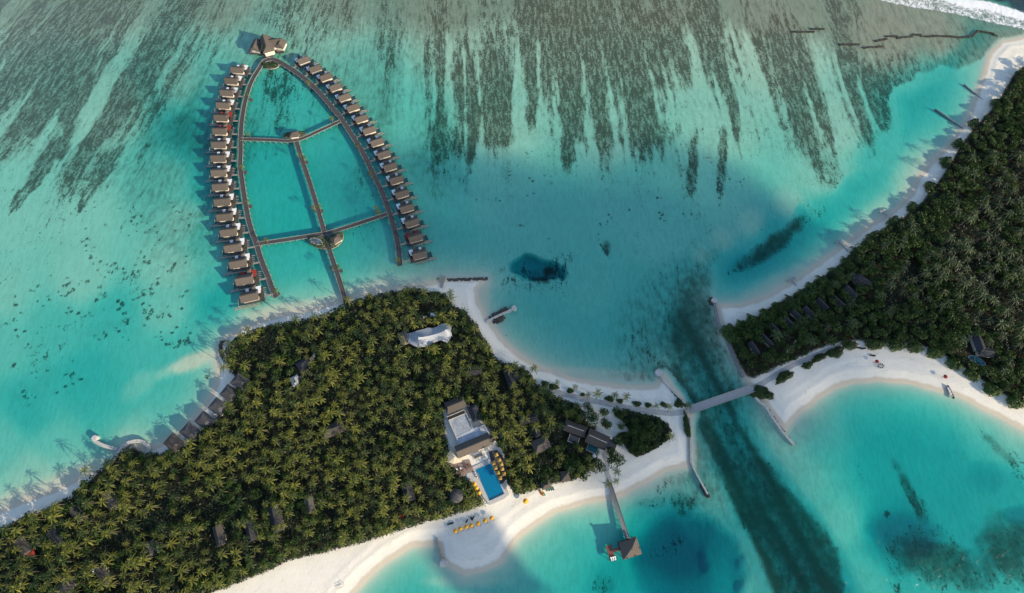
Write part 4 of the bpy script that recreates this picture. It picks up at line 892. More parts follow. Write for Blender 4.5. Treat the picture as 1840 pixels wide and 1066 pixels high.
# ================================================================== groynes, sea walls, bridge, jetties
def wall(name, pts, wd, z0, z1, mat, label, cat, group=None, disc=None, zfix=False):
    p = P(*pts[0], 1); r = empty(name, (p.x, p.y, 0)); tag(r, label, cat, group)
    g = [P(a, b_, z1) for a, b_ in pts]; ln = []
    for i in range(len(g)-1):
        n = max(1, int((g[i+1]-g[i]).length/1.2))
        for k in range(n): ln.append(np.array((g[i].lerp(g[i+1], k/n))[:2])-np.array((p.x, p.y)))
    ln.append(np.array(g[-1][:2])-np.array((p.x, p.y)))
    ribbon(MB(), ln, wd, z0, z1-z0).build('walkway' if mat in (CONC, WALLG, WOOD, WOODL, PAVE) else 'rock_bank', mat, r)
    if disc:
        dx, dy, dr = disc; q = P(dx, dy, z1); rr = dr*mpp(dy)
        MB().cyl(q.x-p.x, q.y-p.y, z0, z1+.12, rr*1.06, rr, 24).build('round_platform', CONC, r)
        MB().cyl(q.x-p.x, q.y-p.y, z1+.12, z1+.2, rr*.82, rr*.80, 24).build('platform_paving', PAVE, r)
    return r
def rocks(name, pts, wd, label, n, seed, hz=.55, cat='breakwater', group=None):
    """bank of separate-looking boulders as one heaped mass"""
    rs = np.random.RandomState(seed); p = P(*pts[0], 0); g = [P(a, b_, 0) for a, b_ in pts]; L = [(g[i+1]-g[i]).length for i in range(len(g)-1)]; T = sum(L); m = MB()
    for k in range(n):
        t_ = rs.uniform(0, T); i = 0
        while i < len(L)-1 and t_ > L[i]: t_ -= L[i]; i += 1
        q = g[i].lerp(g[i+1], min(1, t_/L[i])); d = (g[i+1]-g[i]).normalized(); nr = Vector((-d.y, d.x, 0))
        o = rs.uniform(-.5, .5)*wd; s = rs.uniform(.45, .9)*min(1.4, wd/2.2); c = q+nr*o-Vector((p.x, p.y, 0)); zz = -.7+hz*(1-abs(o)/wd)*rs.uniform(.8, 1.2)
        v = IV[:12]*1.0; M = np.diag([s*rs.uniform(.8, 1.4), s*rs.uniform(.7, 1.1), s*rs.uniform(.6, .9)]); a = rs.uniform(0, 6.28); M = np.array([[math.cos(a), -math.sin(a), 0], [math.sin(a), math.cos(a), 0], [0, 0, 1]]) @ M
        vv = (IV*(1+rs.uniform(-.16, .16, (len(IV), 1)))) @ M.T+np.array([c.x, c.y, zz+.4])
        m.add([tuple(q_) for q_ in vv], [tuple(q_) for q_ in IF])
    o = m.build(name, STONE); o.location = (p.x, p.y, 0); tag(o, label, cat, group, None); return o
wall('sea_wall', [(1240.5,752),(1240.5,770),(1241.5,800),(1242,830),(1250,848),(1261,868),(1272,888)], .9, -1.5, 1.25, CONC, 'long white concrete sea wall running south from the bridge beside the channel', 'sea wall')
rocks('rock_bank', [(1262,872),(1268,884),(1274,894)], 2.0, 'dark rocks heaped round the outer end of the white sea wall', 40, 2)
wall('sea_wall', [(1184,673),(1190,682),(1203,697),(1217,711),(1231,726)], .7, -1.5, 1.1, CONC, 'sea wall with a round platform at the northern beach tip', 'sea wall', None, (1184, 669.8, 6.6))
rocks('rock_bank', [(1205,702),(1218,715),(1232,729)], 1.6, 'rocks piled along the channel side of the northern beach tip', 50, 3, .4)
wall('sea_wall', [(1284,543),(1286.5,556),(1289,572),(1291,580),(1300,598),(1310,620),(1322,648),(1336,678)], 1.5, -1.5, 1.35, WALLG, 'grey sea wall with a round platform along the eastern island tip', 'sea wall', None, (1283.8, 539.6, 4.9))
rocks('rock_bank', [(1281,536),(1276,543),(1280,548)], 2.2, 'small heap of rocks by the round platform of the eastern wall', 30, 4, .3)
wall('sea_wall', [(1352,706),(1362,719),(1376,730),(1390,752),(1406,775),(1427,799)], 1.3, -1.5, 1.5, CONC, 'pale sea wall reaching south from the eastern bridge end', 'sea wall')
rocks('rock_bank', [(1381,736),(1399,763),(1421,792)], 1.2, 'dark rocks along the beach side of the southeastern sea wall', 60, 5, .3)
wall('groyne', [(873,578.5),(885,572),(900,565),(921,555.5)], 1.3, -1.2, .95, CONC, 'grey groyne with a small round end off the northern beach', 'groyne', None, (923.6, 553.6, 4.8))
rocks('rock_bank', [(880,573),(895,563),(912,555)], 2.4, 'dark rocks on the north side of the northern beach groyne', 70, 6, .25)
rocks('rock_bank', [(886,577),(898,575),(904,569)], 2.6, 'dark rocks on the south side of the northern beach groyne', 40, 16, .1)
wall('timber_jetty', [(793,517),(796,506),(798.5,496)], 1.6, -.8, 1.0, WOODL, 'short timber jetty at the northern corner of the beach', 'jetty')
rocks('rock_groyne', [(804,503.5),(835,502.5),(876,501)], 1.7, 'low rock groyne reaching east from the northern corner of the beach', 150, 7, .45, 'groyne')
wall('groyne', [(784.8,966),(787,978),(790,990),(793.4,1004)], .5, -1.0, 1.3, WOODL, 'thin timber groyne with a round thatch coloured end on the southern beach', 'groyne', None, (796.6, 1012.6, 7.0))
wall('west_walk', [(169,790),(173,795),(183,800),(198,804.5),(210,807)], 1.9, -1, 1.5, CONC, 'curved white walk with a round end on the western shore', 'walkway', None, (169.5, 787.5, 5.4)).name = 'shore_walk'
wall('shore_walk', [(209,821),(212,812),(220,802),(232,795),(246,792),(257,794),(265,801),(267,808),(262,815),(259,823)], 1.8, -1, 1.9, CONC, 'white ring shaped walk round a green point on the western shore', 'walkway')
wall('timber_groyne', [(399,610),(410,614),(426,621)], 1.0, -.5, 1.0, WOODL, 'short timber groyne at the northwest corner of the palm island', 'groyne')
rocks('rock_bank', [(401,612),(396,622),(398,636),(406,650),(412,656)], 2.0, 'curved heap of dark rocks and roots below the northwest groyne', 110, 8, .5)
wall('timber_groyne', [(1681,195),(1700,208),(1730,230.5)], .55, -1, .6, WALLG, 'dark groyne across the shallows of the upper eastern beach', 'groyne')
wall('timber_groyne', [(1733,151),(1750,166),(1769,182)], .5, -1, .45, WALLG, 'dark groyne nearest the reef on the eastern beach', 'groyne')
for k, ((a, b_), (c, d), (e, f), (g_, h_), lb) in enumerate([((1581,381.5),(1592,376.6),(1587,379),(1595,387.5),'small T shaped jetty on the upper eastern beach'),((1502,436.8),(1511.5,431),(1507.4,433.8),(1525,452),'small T shaped jetty in the middle of the eastern beach'),((1415,504.9),(1428.6,498.7),(1422,502),(1431,513),'small T shaped jetty at the lower end of the eastern beach')]):
    p = P(e, f, 1); r = empty('small_jetty', (p.x, p.y, 0)); tag(r, lb, 'jetty', 'T shaped jetties of the eastern beach')
    u_ = P(a, b_, 1)-p; v_ = P(c, d, 1)-p; w_ = P(g_, h_, 1)-p
    MB().beam((u_.x, u_.y, .8), (v_.x, v_.y, .8), 1.2, .2).build('head', METAL, r); MB().beam((0, 0, .79), (w_.x, w_.y, .79), .7, .2).build('walkway', METAL, r)
    for q in (u_, v_, w_): MB().cyl(q.x*.9, q.y*.9, -1.5, .85, .15, .15, 6).build('post', WOODL, r)
for k, (pts, n) in enumerate([([(1422,57.5),(1464,58)],90),([(1456,52.5),(1482,52.5)],60),([(1507,80.5),(1545,80.5)],90),([(1550,86.5),(1587,84)],90),([(1572,74.5),(1594,70.5)],60),([(1590,66),(1613,65.4)],60),([(1611,68.8),(1639,66)],70),([(1639,63),(1656,63)],50),([(1655,66),(1679,66)],60),([(1675,64.6),(1699,66)],60),([(1699,65),(1723,67.5),(1745,67)],100),([(1745,67),(1757,56)],50),([(1757,56),(1782,60),(1792,66)],90)]):
    rocks('rock_breakwater', pts, 1.3, ORD[k]+' dark rock breakwater counted from the left along the reef edge', n, 40+k, .75, 'breakwater', 'rock breakwaters along the reef edge')
# bridge
bp0 = P(1238, 737.5, 2.2); bp1 = P(1354, 697, 2.2); dv = bp1-bp0; Lb = dv.length; ab = math.atan2(dv.y, dv.x)
br = empty('footbridge', (bp0.x, bp0.y, 0), ab); tag(br, 'wide grey timber bridge over the channel between the two islands', 'bridge')
MB().box(Lb/2, 0, 1.9, Lb, 4.3, .3).build('deck', simple('bridge_deck', (.33,.33,.33), (.24,.24,.25), 1.2, stretch=(8,.4,1)), br)
for sd in (-1, 1):
    MB().box(Lb/2, sd*2.25, 2.0, Lb, .22, .35).build('kerb_beam', CONC, br); MB().box(Lb/2, sd*2.25, 3.05, Lb, .10, .08).build('handrail', CONC, br)
    for x in np.linspace(.6, Lb-.6, 14): MB().box(x, sd*2.25, 2.3, .12, .12, .75).build('rail_post', CONC, br)
for x in np.linspace(4, Lb-4, 6):
    for sd in (-1, 1): MB().cyl(x, sd*1.7, -4.5, 1.9, .28, .28, 8).build('pier', CONC, br)
for k, x in enumerate((Lb*.47, Lb*.52)): pass
# arrival jetty with pavilion
j0 = P(1095, 868, 1.6); j1 = P(1129, 972, 1.6); dv = j1-j0; Lj = dv.length; aj = math.atan2(dv.y, dv.x)
jt = empty('arrival_jetty', (j0.x, j0.y, 0), aj); tag(jt, 'long grey jetty running south from the beach to a pavilion over deep water', 'jetty')
MB().box(Lj/2, 0, 1.35, Lj, 2.3, .25).build('deck', simple('jetty_deck', (.20,.20,.21), (.14,.14,.15), 1.2, stretch=(8,.4,1)), jt)
for sd in (-1, 1): MB().box(Lj/2, sd*1.2, 1.45, Lj, .14, .35).build('edge_beam', WOODL, jt)
for x in np.linspace(6, Lj-1, 8):
    for sd in (-1, 1): MB().cyl(x, sd*1.05, -5, 1.35, .2, .2, 6).build('post', WOODL, jt)
pv = thing('jetty_pavilion', 1132.5, 985.5, 16, 0, 'square hip roofed pavilion at the end of the arrival jetty', 'pavilion', zp=4.2)
MB().roof(0, 0, 4.0, 10.2, 8.6, 3.6, .5).build('roof', THA, pv); MB().box(0, 0, 1.3, 10.6, 9.0, .3).build('deck', WOOD, pv)
for x in (-4.4, 0, 4.4):
    for y in (-3.7, 3.7): MB().cyl(x, y, -5, 4.1, .2, .2, 6).build('post', WOODL, pv)
for (x, y) in ((-3.2,-3.9),(1.2,-3.9),(4.6,-1.0)): MB().box(x, y, 4.6+.0, .9, .6, .35).build('roof_vent', THK, pv)
MB().box(0, 0, 7.75, .9, .9, .4).build('finial', THK, pv)
pf = thing('landing_platform', 1097.6, 994, 16, 0, 'reddish timber landing platform west of the jetty pavilion', 'platform', zp=1.3)
MB().box(0, 0, .9, 3.2, 7.8, .3).build('deck', WOODR, pf)
MB().beam((1.7, .6, .95), (5.2, .6, 1.25), 1.6, .2).build('link_bridge', WOODR, pf)
for y in (2.8, 1.9, -1.6, -2.6): MB().beam((1.6, y, 1.0), (5.4, y*.9, 1.2), .10, .10).build('mooring_rail', WOODL, pf)
for x in (-1.4, 1.4):
    for y in (-3.5, 0, 3.5): MB().cyl(x, y, -5, .95, .17, .17, 6).build('post', WOODL, pf)
def lounger(px, py, ang, mat, label, group, s=1.0, z=None):
    z0 = gz(*Pn(px, py)) if z is None else z
    r = thing('sun_lounger', px, py, ang, z0, label, 'sun lounger', group, s)
    MB().box(0, 0, .22, 2.0, .75, .10).build('frame', WOODL, r); MB().box(-.25, 0, .33, 1.4, .68, .12).build('mattress', mat, r)
    MB().beam((.5, 0, .33), (1.05, 0, .75), .68, .12).build('backrest', mat, r)
    for x in (-.85, .85):
        for y in (-.3, .3): MB().box(x, y, 0, .07, .07, .22).build('leg', WOODL, r)
    return r
for k in range(3): lounger(1098.6+k*3.4, 1004.8-k*.8, 106, WHITE, ORD[k]+' white lounger from the left on the red landing platform', 'white loungers on the landing platform', .95, 1.2)
# ================================================================== parasols and beach things
def parasol(px, py, mat, label, group, rad=1.7, square=False, ang=0, z=None, name='parasol'):
    z0 = gz(*Pn(px, py)) if z is None else z
    r = thing(name, px, py, ang, z0, label, 'parasol', group, zp=z0+2.4)
    n = 4 if square else 10
    m = MB(); vs = [(0, 0, 3.05)]; k8 = 2*n
    for k in range(n):
        a = 6.28319*k/n+(.785 if square else 0); vs.append((rad*math.cos(a), rad*math.sin(a), 2.35))
        a2 = a+3.14159/n; q = (.80 if square else .93) if not square else .715; vs.append((rad*q*math.cos(a2), rad*q*math.sin(a2), 2.47 if square else 2.40))
    m.add(vs, [(0, 1+i, 1+(i+1) % k8) for i in range(k8)])
    m.add([(v[0]*.99, v[1]*.99, v[2]-.06) for v in vs], [(0, 1+(i+1) % k8, 1+i) for i in range(k8)])
    m.add([vs[1+i] for i in range(k8)]+[(vs[1+i][0], vs[1+i][1], vs[1+i][2]-.22) for i in range(k8)], [(i, i+k8, (i+1) % k8+k8, (i+1) % k8) for i in range(k8)])
    m.build('canopy', mat, r)
    MB().cyl(0, 0, 0, 3.15, .05, .04, 6).build('pole', WOODL, r); MB().cyl(0, 0, 3.02, 3.2, .1, .03, 6).build('finial', WOODL, r)
    MB().cyl(0, 0, 0, .14, .35, .3, 8).build('base', CONC, r)
    return r
for i, (px, py) in enumerate([(818.1,954.5),(827.2,950.2),(837.8,947),(846.9,944.5),(859,941.1),(871.7,935.8),(883.4,931.2)]):
    parasol(px, py, YEL, ORD[i]+' round yellow parasol from the left in the beach row', 'yellow parasols in a row on the beach', 1.25)
    lounger(px+3.4, py+1.2, -68, WHITE, 'white lounger by the '+ORD[i]+' yellow parasol of the beach row', 'white loungers under the beach row of parasols')
for i, (px, py) in enumerate([(852.1,869.9),(855.7,877.6),(860.4,885.9)]): parasol(px, py, YEL, ORD[i]+' round yellow parasol from the north, west of the pool', 'yellow parasols west of the pool', 1.35)
parasol(944.5, 900.8, YEL, 'lone round yellow parasol on the sunny sand east of the pool', None, 1.5)
parasol(1576.2, 649.6, RED, 'dark red parasol beside the chairs on the eastern beach', None, 1.15)
parasol(1699.3, 676.8, RED, 'bright red parasol alone near the boat on the eastern beach', None, 1.25)
parasol(1067.8, 819.7, WHITE, 'white parasol beside the teal pool of the eastern house', None, 1.1)
for i, (px, py, an) in enumerate([(838.9,936.5,60),(847,932,-60),(850.5,930.5,60),(807,941.8,20),(812,940.5,20)]): lounger(px, py, an, DARK, ORD[i]+' dark lounger from the left behind the beach parasols', 'dark loungers behind the beach parasols')
for i, (px, py) in enumerate([(982,879.6),(986,879),(990,878.5),(994,878)]): lounger(px, py, -70, GRND, ORD[i]+' green lounger from the left beside the beach hut', 'green loungers beside the beach hut')
for i, (px, py, an) in enumerate([(1541.3,625.3,-10),(1550.3,626.9,10),(1566.7,639.2,-10)]): lounger(px, py, an, DARK, ['large dark daybed nearest the forest on the eastern beach', 'dark daybed beside the first on the eastern beach', 'dark daybed alone on the sand above the red parasol'][i], 'dark daybeds on the eastern beach', 1.35)
def chair(px, py, ang, label, group):
    z0 = gz(*Pn(px, py)); r = thing('beach_chair', px, py, ang, z0, label, 'chair', group)
    MB().box(0, 0, .42, .6, .6, .08).build('seat', DARK, r); MB().beam((-.3, 0, .45), (-.42, 0, 1.0), .6, .07).build('backrest', DARK, r)
    for x in (-.25, .25):
        for y in (-.25, .25): MB().box(x, y, 0, .06, .06, .42).build('leg', DARK, r)
for i in range(7):
    a = 6.28*i/7; chair(1581.8+4.4*math.cos(a), 658+3.4*math.sin(a), R(0)-math.degrees(a)+180, 'dark chair set in a ring on the sand below the red parasol', 'dark chairs in a ring on the eastern beach')
# kayaks and board
def boat_hull(mb, L, W, h, n=12):
    vs = []; ring = []
    for i in range(n+1):
        s = -1+2*i/n; w_ = W/2*math.sqrt(max(0, 1-abs(s)**2.6)); z_ = h*(.75+.45*s*s)
        vs += [(s*L/2, -w_, z_), (s*L/2, -w_*.55, z_*.25), (s*L/2, 0, z_*.08 if abs(s) < .99 else z_), (s*L/2, w_*.55, z_*.25), (s*L/2, w_, z_)]
    fs = []
    for i in range(n):
        for k in range(4): a = i*5+k; fs.append((a, a+5, a+6, a+1))
    return mb.add(vs, fs)
for i, (px, py, m_, an) in enumerate([(972.3,886,RED,-58),(974.6,886.5,YEL,-62)]):
    r = thing('kayak', px, py, an, gz(*Pn(px, py))+.1, ['red kayak lying on the sand beside the beach hut', 'orange kayak lying beside the red one on the sand'][i], 'kayak', 'kayaks on the sand')
    boat_hull(MB(), 3.6, .8, .4).build('hull', m_, r); MB().prism(arc(0, 0, 1.6, .34, 0, 345, 14), .24, .30).build('deck', m_, r); MB().prism(arc(0, 0, .45, .22, 0, 345, 10), .30, .34).build('cockpit', DARK, r)
r = thing('paddle_board', 977.5, 887, -60, gz(*Pn(977.5, 887))+.1, 'green paddle board lying beside the kayaks', 'paddle board')
MB().prism(arc(0, 0, 1.5, .38, 0, 345, 14), 0, .12).build('board', simple('green_board', (.05,.45,.28)), r); MB().box(-.2, 0, .12, 1.0, .45, .02).build('grip_pad', DARK, r)
bt = thing('wooden_boat', 1706, 705, -78, gz(*Pn(1706, 705))+.15, 'white wooden boat with a dark hull drawn up on the eastern beach', 'boat')
boat_hull(MB(), 8.4, 1.9, 1.1).build('hull', simple('dark_hull', (.10,.09,.08), (.05,.045,.04), 2), bt)
MB().prism(arc(0, 0, 3.7, .72, 0, 345, 18), .55, .66).build('floor', simple('boat_floor', (.60,.60,.58), (.42,.42,.40), 2), bt)
for x in (-2.4, -.8, .9, 2.5): MB().box(x, 0, .75, .3, 1.5, .07).build('thwart', WHITE, bt)
MB().cyl(4.1, 0, 1.0, 2.0, .12, .04, 6).build('prow', WHITE, bt)
for (px, py, lb, L, an) in [(985,902.5,'dark log lying on the sand below the beach hut',1.5,-60),(909.5,602.5,'small driftwood branch at the edge of the northern lagoon',2.2,30)]:
    r = rocks('driftwood', [(px-1.5,py-2),(px+1.5,py+2)], .5, lb, 6, int(px), .9, 'driftwood')
fr = thing('swing_frame', 613, 1053, 18, gz(*Pn(613,1053)), 'small timber frame standing on the lower left beach', 'frame')
for y in (-.7, .7): MB().box(0, y, .9, 3.6, .12, .12).build('rail', WOODL, fr)
for x in (-1.7, 0, 1.7):
    for y in (-.7, .7): MB().box(x, y, 0, .12, .12, .9).build('leg', WOODL, fr)
MB().beam((1.7, .7, .9), (2.4, 1.6, 2.2), .12, .12).build('brace', WOODL, fr)
# ================================================================== resort buildings
rc = empty('beach_club', (*P(851.5, 801.8, 0)[:2], 0), R(22.4)); rc.location.z = 1.0
tag(rc, 'beach club with a long thatched roof and pale flat roofed terraces north of the pool', 'restaurant')
LC = lambda pts, z=1.0: loc_pts(rc, [((a)/8.88+780, b_/8.88+710) for a, b_ in pts], z)
def pc(name, pts, z0, z1, mat, par=None): return MB().prism(LC(pts, 1+z1), z0, z1).build(name, mat, par or rc)
pc('kitchen_block', [(230,400),(505,292),(612,532),(350,668)], 0, 3.0, PAVG)
wl = pc('dark_band', [(205,352),(482,238),(508,290),(230,396)], 0, 3.4, DARK)  # near-black block along the north edge
for a, b_ in (((205,350),(482,236)), ((480,236),(512,292)), ((512,292),(614,530)), ((232,400),(352,668)), ((352,668),(405,806)), ((240,398),(500,292))):
    u_, v_ = LC([a, b_], 4.5); MB().beam((*u_, 2.9), (*v_, 2.9), .3, .75).build('parapet', CONC, rc)
pc('upper_terrace', [(352,670),(612,534),(706,508),(768,652),(405,802)], 0, 3.1, simple('terrace_sheet', (.44,.47,.52), (.30,.33,.38), .35))
pc('flat_roof', [(708,512),(806,466),(902,640),(846,652),(772,652)], 0, 3.3, simple('flat_roof_grey', (.42,.43,.45), (.34,.35,.37), .3))
MB().roof(0, 0, 3.4, 20.4, 7.2, 2.6, 20.2).build('main_roof', THA, rc); MB().box(0, 0, 0, 19, 5.6, 3.5).build('walls', CREAM, rc); MB().box(0, 0, 6.15, 20.0, .5, .28).build('ridge_cap', THK, rc)
q = LC([(960,680)], 4.5)[0]; MB().roof(q[0], q[1], 3.0, 5.2, 3.6, 1.5, 5.0).build('side_roof', THA, rc); MB().box(q[0], q[1], 0, 4.6, 2.8, 3.0).build('side_walls', CREAM, rc)
q = LC([(1095,655)], 4.5)[0]; MB().roof(q[0], q[1], 2.6, 5.4, 5.0, 2.6, .4, R(35)).build('pavilion_roof', THG, rc); MB().box(q[0], q[1], 0, 3.6, 3.2, 2.7).build('side_walls', CREAM, rc)
pc('south_terrace', [(400,985),(905,790),(960,855),(865,905),(920,1050),(470,1190)], -.6, .12, simple('white_terrace', (.60,.60,.60), (.48,.49,.50), .5), rc)
q = LC([(705,965)], 3.5)[0]; MB().box(q[0], q[1]-.3, 2.3, 5.0, 1.2, .2).build('bar_canopy', THA, rc); MB().box(q[0], q[1], 0, 4.8, 1.0, 2.3).build('bar_counter', PAVE, rc)
MB().box(q[0], q[1]+1.4, 2.0, 5.0, 1.3, .15).build('bar_canopy', PAVG, rc)
for i, (a, b_) in enumerate([(560,1030),(610,1050),(750,1050),(820,940),(850,990),(480,1060),(650,875)]):
    q = LC([(a, b_)], 1.5)[0]; tb = empty('dining_table', (0,0,0)); tb.parent = None
    w3 = rc.matrix_world @ Vector((q[0], q[1], .12)) if False else None
    bpy.data.objects.remove(tb)
# white sail roof west of the long roof
sr = empty('canvas_roof', (*P(811, 826, 3)[:2], 1.0)); tag(sr, 'cream pointed canvas roof at the west end of the beach club', 'canopy')
pts = loc_pts(sr, [(803,818),(810,808),(823,815),(829,824),(830,830),(815,834),(806,831)], 3.4)
c_ = (sum(p[0] for p in pts)/len(pts), sum(p[1] for p in pts)/len(pts))
MB().add([(*p, 2.6) for p in pts]+[(*c_, 3.9)]+[(*p, 2.45) for p in pts]+[(*c_, 3.7)], [(i, (i+1) % 7, 7) for i in range(7)]+[((i+1) % 7+8, i+8, 15) for i in range(7)]+[(i, i+8, (i+1) % 7+8, (i+1) % 7) for i in range(7)]).build('canvas', simple('cream_canvas', (.62,.55,.40), (.50,.44,.33), .6), sr)
for p in pts[::2]: MB().cyl(p[0]*.95, p[1]*.95, -.3, 2.5, .1, .1, 6).build('post', WOODL, sr)
def slab(name, pts, z, label, mat, cat, th=.5, kind=None):
    c0 = P(*pts[0], z); r = MB().prism([tuple((P(a, b_, z)-c0)[:2]) for a, b_ in pts], z-th, z).build(name, mat); r.location = (c0.x, c0.y, 0); tag(r, label, cat, kind=kind); return r
def zz(x, y): return gz(*Pn(x, y))
slab('tiled_terrace', [(808.5,834),(843.5,826.5),(851,845),(852,848.5),(842,850),(826,857),(815,850)], 1.95, 'reddish tiled dining terrace west of the pool', BRICK, 'terrace', kind='structure')
slab('pool_terrace', [(845.5,841),(884,823),(889.5,826),(915,889),(905,897),(880,908),(868,893),(862,880),(851,866),(840,862),(838,851)], 1.90, 'pale paved terrace round the blue pool', PAVE, 'terrace', kind='structure')
slab('dark_deck', [(878,811.5),(893,809),(903,820),(912,842),(911,860),(903,869.5),(899,870),(887,845)], 1.98, 'dark grey deck under the square yellow parasols', WOOD, 'deck', kind='structure')
for i, (a, b_) in enumerate([(821,843.5),(816,845.5),(828,842),(824,848),(831,846.5),(839,842),(837,836),(845,838.5)]):
    r = thing('dining_table', a, b_, 22+i*10, 1.95, ORD[i]+' small table on the reddish terrace or its edge' if False else 'small dining table with dark chairs on the reddish tiled terrace', 'table', 'tables on the tiled terrace')
    MB().box(0, 0, .70, .9, .9, .05).build('tabletop', WHITE if i < 3 else WOODR, r); MB().cyl(0, 0, 0, .7, .06, .06, 6).build('pedestal', METAL, r)
    for k in range(4):
        ch = MB().box(.85*math.cos(k*1.571), .85*math.sin(k*1.571), .42, .42, .42, .06); ch.box(1.04*math.cos(k*1.571), 1.04*math.sin(k*1.571), .48, .42 if k % 2 else .06, .06 if k % 2 else .42, .4)
        c_o = ch.build('chair', DARK, None); c_o.name = 'dining_chair'; c_o.location = r.location; c_o.rotation_euler = r.rotation_euler
        for sx_ in (-.16, .16): pass
        tag(c_o, 'dark chair at a small table on the reddish tiled terrace', 'chair', 'chairs on the tiled terrace')
pl = thing('swimming_pool', 880.6, 866.3, 0, 1.9, 'long rectangular blue swimming pool on the pale terrace', 'swimming pool')
pq = loc_pts(pl, [(853.7,843.5),(882,831.2),(907.3,888.4),(880,901.3)], 1.9)
MB().prism(pq, -.6, .10).build('basin_rim', CONC, pl)
cen = np.mean(pq, 0); inn = [tuple(cen+(np.array(p)-cen)*.965) for p in pq]
MB().prism(inn, .08, .14).build('pool_surface', POOLB, pl)
st = [inn[3], inn[2], tuple(np.array(inn[2])*.93+np.array(inn[1])*.07), tuple(np.array(inn[3])*.93+np.array(inn[0])*.07)]
MB().prism(st, .12, .17).build('overflow_edge', simple('dark_blue_tiles', (.0,.07,.14), (.0,.05,.11)), pl)
for i, (a, b_) in enumerate([(891.8,817.2),(897,826.5),(900.6,834.3),(902.2,842.5),(905.3,851.8)]): parasol(a, b_, YELD, ORD[i]+' square ochre parasol from the north in the outer row by the pool', 'square parasols on the dark deck', 1.5, True, 22-i*3, 1.98)
for i, (a, b_) in enumerate([(886.7,832.2),(889.8,841),(894.4,849.7),(898.6,859)]): parasol(a, b_, YELD, ORD[i]+' square ochre parasol from the north in the row nearest the pool', 'square parasols on the dark deck', 1.5, True, 22-i*3, 1.98)
for i, (a, b_) in enumerate([(856.5,851),(858,855),(860,859.5)]): lounger(a, b_, 158, METAL, ORD[i]+' grey lounger from the north on the west side of the pool', 'grey loungers west of the pool', 1, 1.9)
# tensile tent
tt = thing('white_tent', 771, 603, 0, zz(771,603), 'large white tensile tent with two peaks among the palms', 'tent')
ring = [(733,599),(741,598.4),(752,594),(760,592.5),(769,589.5),(778,590),(785,588),(793,583),(800,581),(806,584),(812,588.5),(811,596),(812.5,604),(808,611),(805,617),(797,614),(791,612.5),(782,616),(772,621),(763,624),(752,625.5),(744,622),(733,616),(735.5,608)]
rl = loc_pts(tt, ring, 4.0); pk = loc_pts(tt, [(753,607.5),(801,594.5)], 8)
def tz(x, y):
    d1 = math.hypot(x-pk[0][0], y-pk[0][1]); d2 = math.hypot(x-pk[1][0], y-pk[1][1])
    sx_, sy_ = pk[1][0]-pk[0][0], pk[1][1]-pk[0][1]; t_ = max(0, min(1, ((x-pk[0][0])*sx_+(y-pk[0][1])*sy_)/(sx_**2+sy_**2))); dl = math.hypot(x-pk[0][0]-t_*sx_, y-pk[0][1]-t_*sy_)
    return 2.4+3.4*math.exp(-d1/2.6)+3.4*math.exp(-d2/2.6)+2.6*math.exp(-dl/4.2)
m = MB(); n = len(rl); ax = []
for p in rl:
    sx_, sy_ = pk[1][0]-pk[0][0], pk[1][1]-pk[0][1]; t_ = max(0, min(1, ((p[0]-pk[0][0])*sx_+(p[1]-pk[0][1])*sy_)/(sx_**2+sy_**2))); ax.append((pk[0][0]+t_*sx_, pk[0][1]+t_*sy_))
K = 8; vs = []
for k in range(K+1):
    s = k/K
    for i in range(n):
        x = rl[i][0]*(1-s)+ax[i][0]*s; y = rl[i][1]*(1-s)+ax[i][1]*s; vs.append((x, y, tz(x, y)))
fs = [(k*n+i, k*n+(i+1) % n, (k+1)*n+(i+1) % n, (k+1)*n+i) for k in range(K) for i in range(n)]
m.add(vs, fs); o = m.build('canvas', simple('tent_membrane', (.36,.38,.42), (.30,.32,.36), .3, .7), tt)
for p_ in o.data.polygons: p_.use_smooth = True
for p in pk: MB().cyl(p[0], p[1], 0, tz(*p)+.5, .14, .1, 8).build('mast', WHITE, tt)
for p in rl[::3]: MB().cyl(p[0], p[1], 0, tz(*p), .06, .06, 5).build('pole', METAL, tt)
vt = thing('curved_roof', 725.5, 606, 20, zz(725,606), 'dark curved ribbed roof at the west end of the white tent', 'roof', zp=4)
m = MB()
for k in range(8):
    a0 = math.pi*k/8; a1 = math.pi*(k+1)/8
    m.add([(-2.8, -4.2*math.cos(a0), 1.5+2*math.sin(a0)), (2.8, -4.2*math.cos(a0), 1.5+2*math.sin(a0)), (2.8, -4.2*math.cos(a1), 1.5+2*math.sin(a1)), (-2.8, -4.2*math.cos(a1), 1.5+2*math.sin(a1))], [(0, 1, 2, 3)])
m.build('shell', THG, vt)
for x in (-2.6, 0, 2.6):
    for k in range(8):
        a0 = math.pi*k/8; a1 = math.pi*(k+1)/8; MB().beam((x, -4.3*math.cos(a0), 1.5+2.1*math.sin(a0)), (x, -4.3*math.cos(a1), 1.5+2.1*math.sin(a1)), .2, .12).build('rib', METAL, vt)
MB().box(0, 0, 0, 5.0, 8.0, 1.6).build('walls', CREAM, vt)
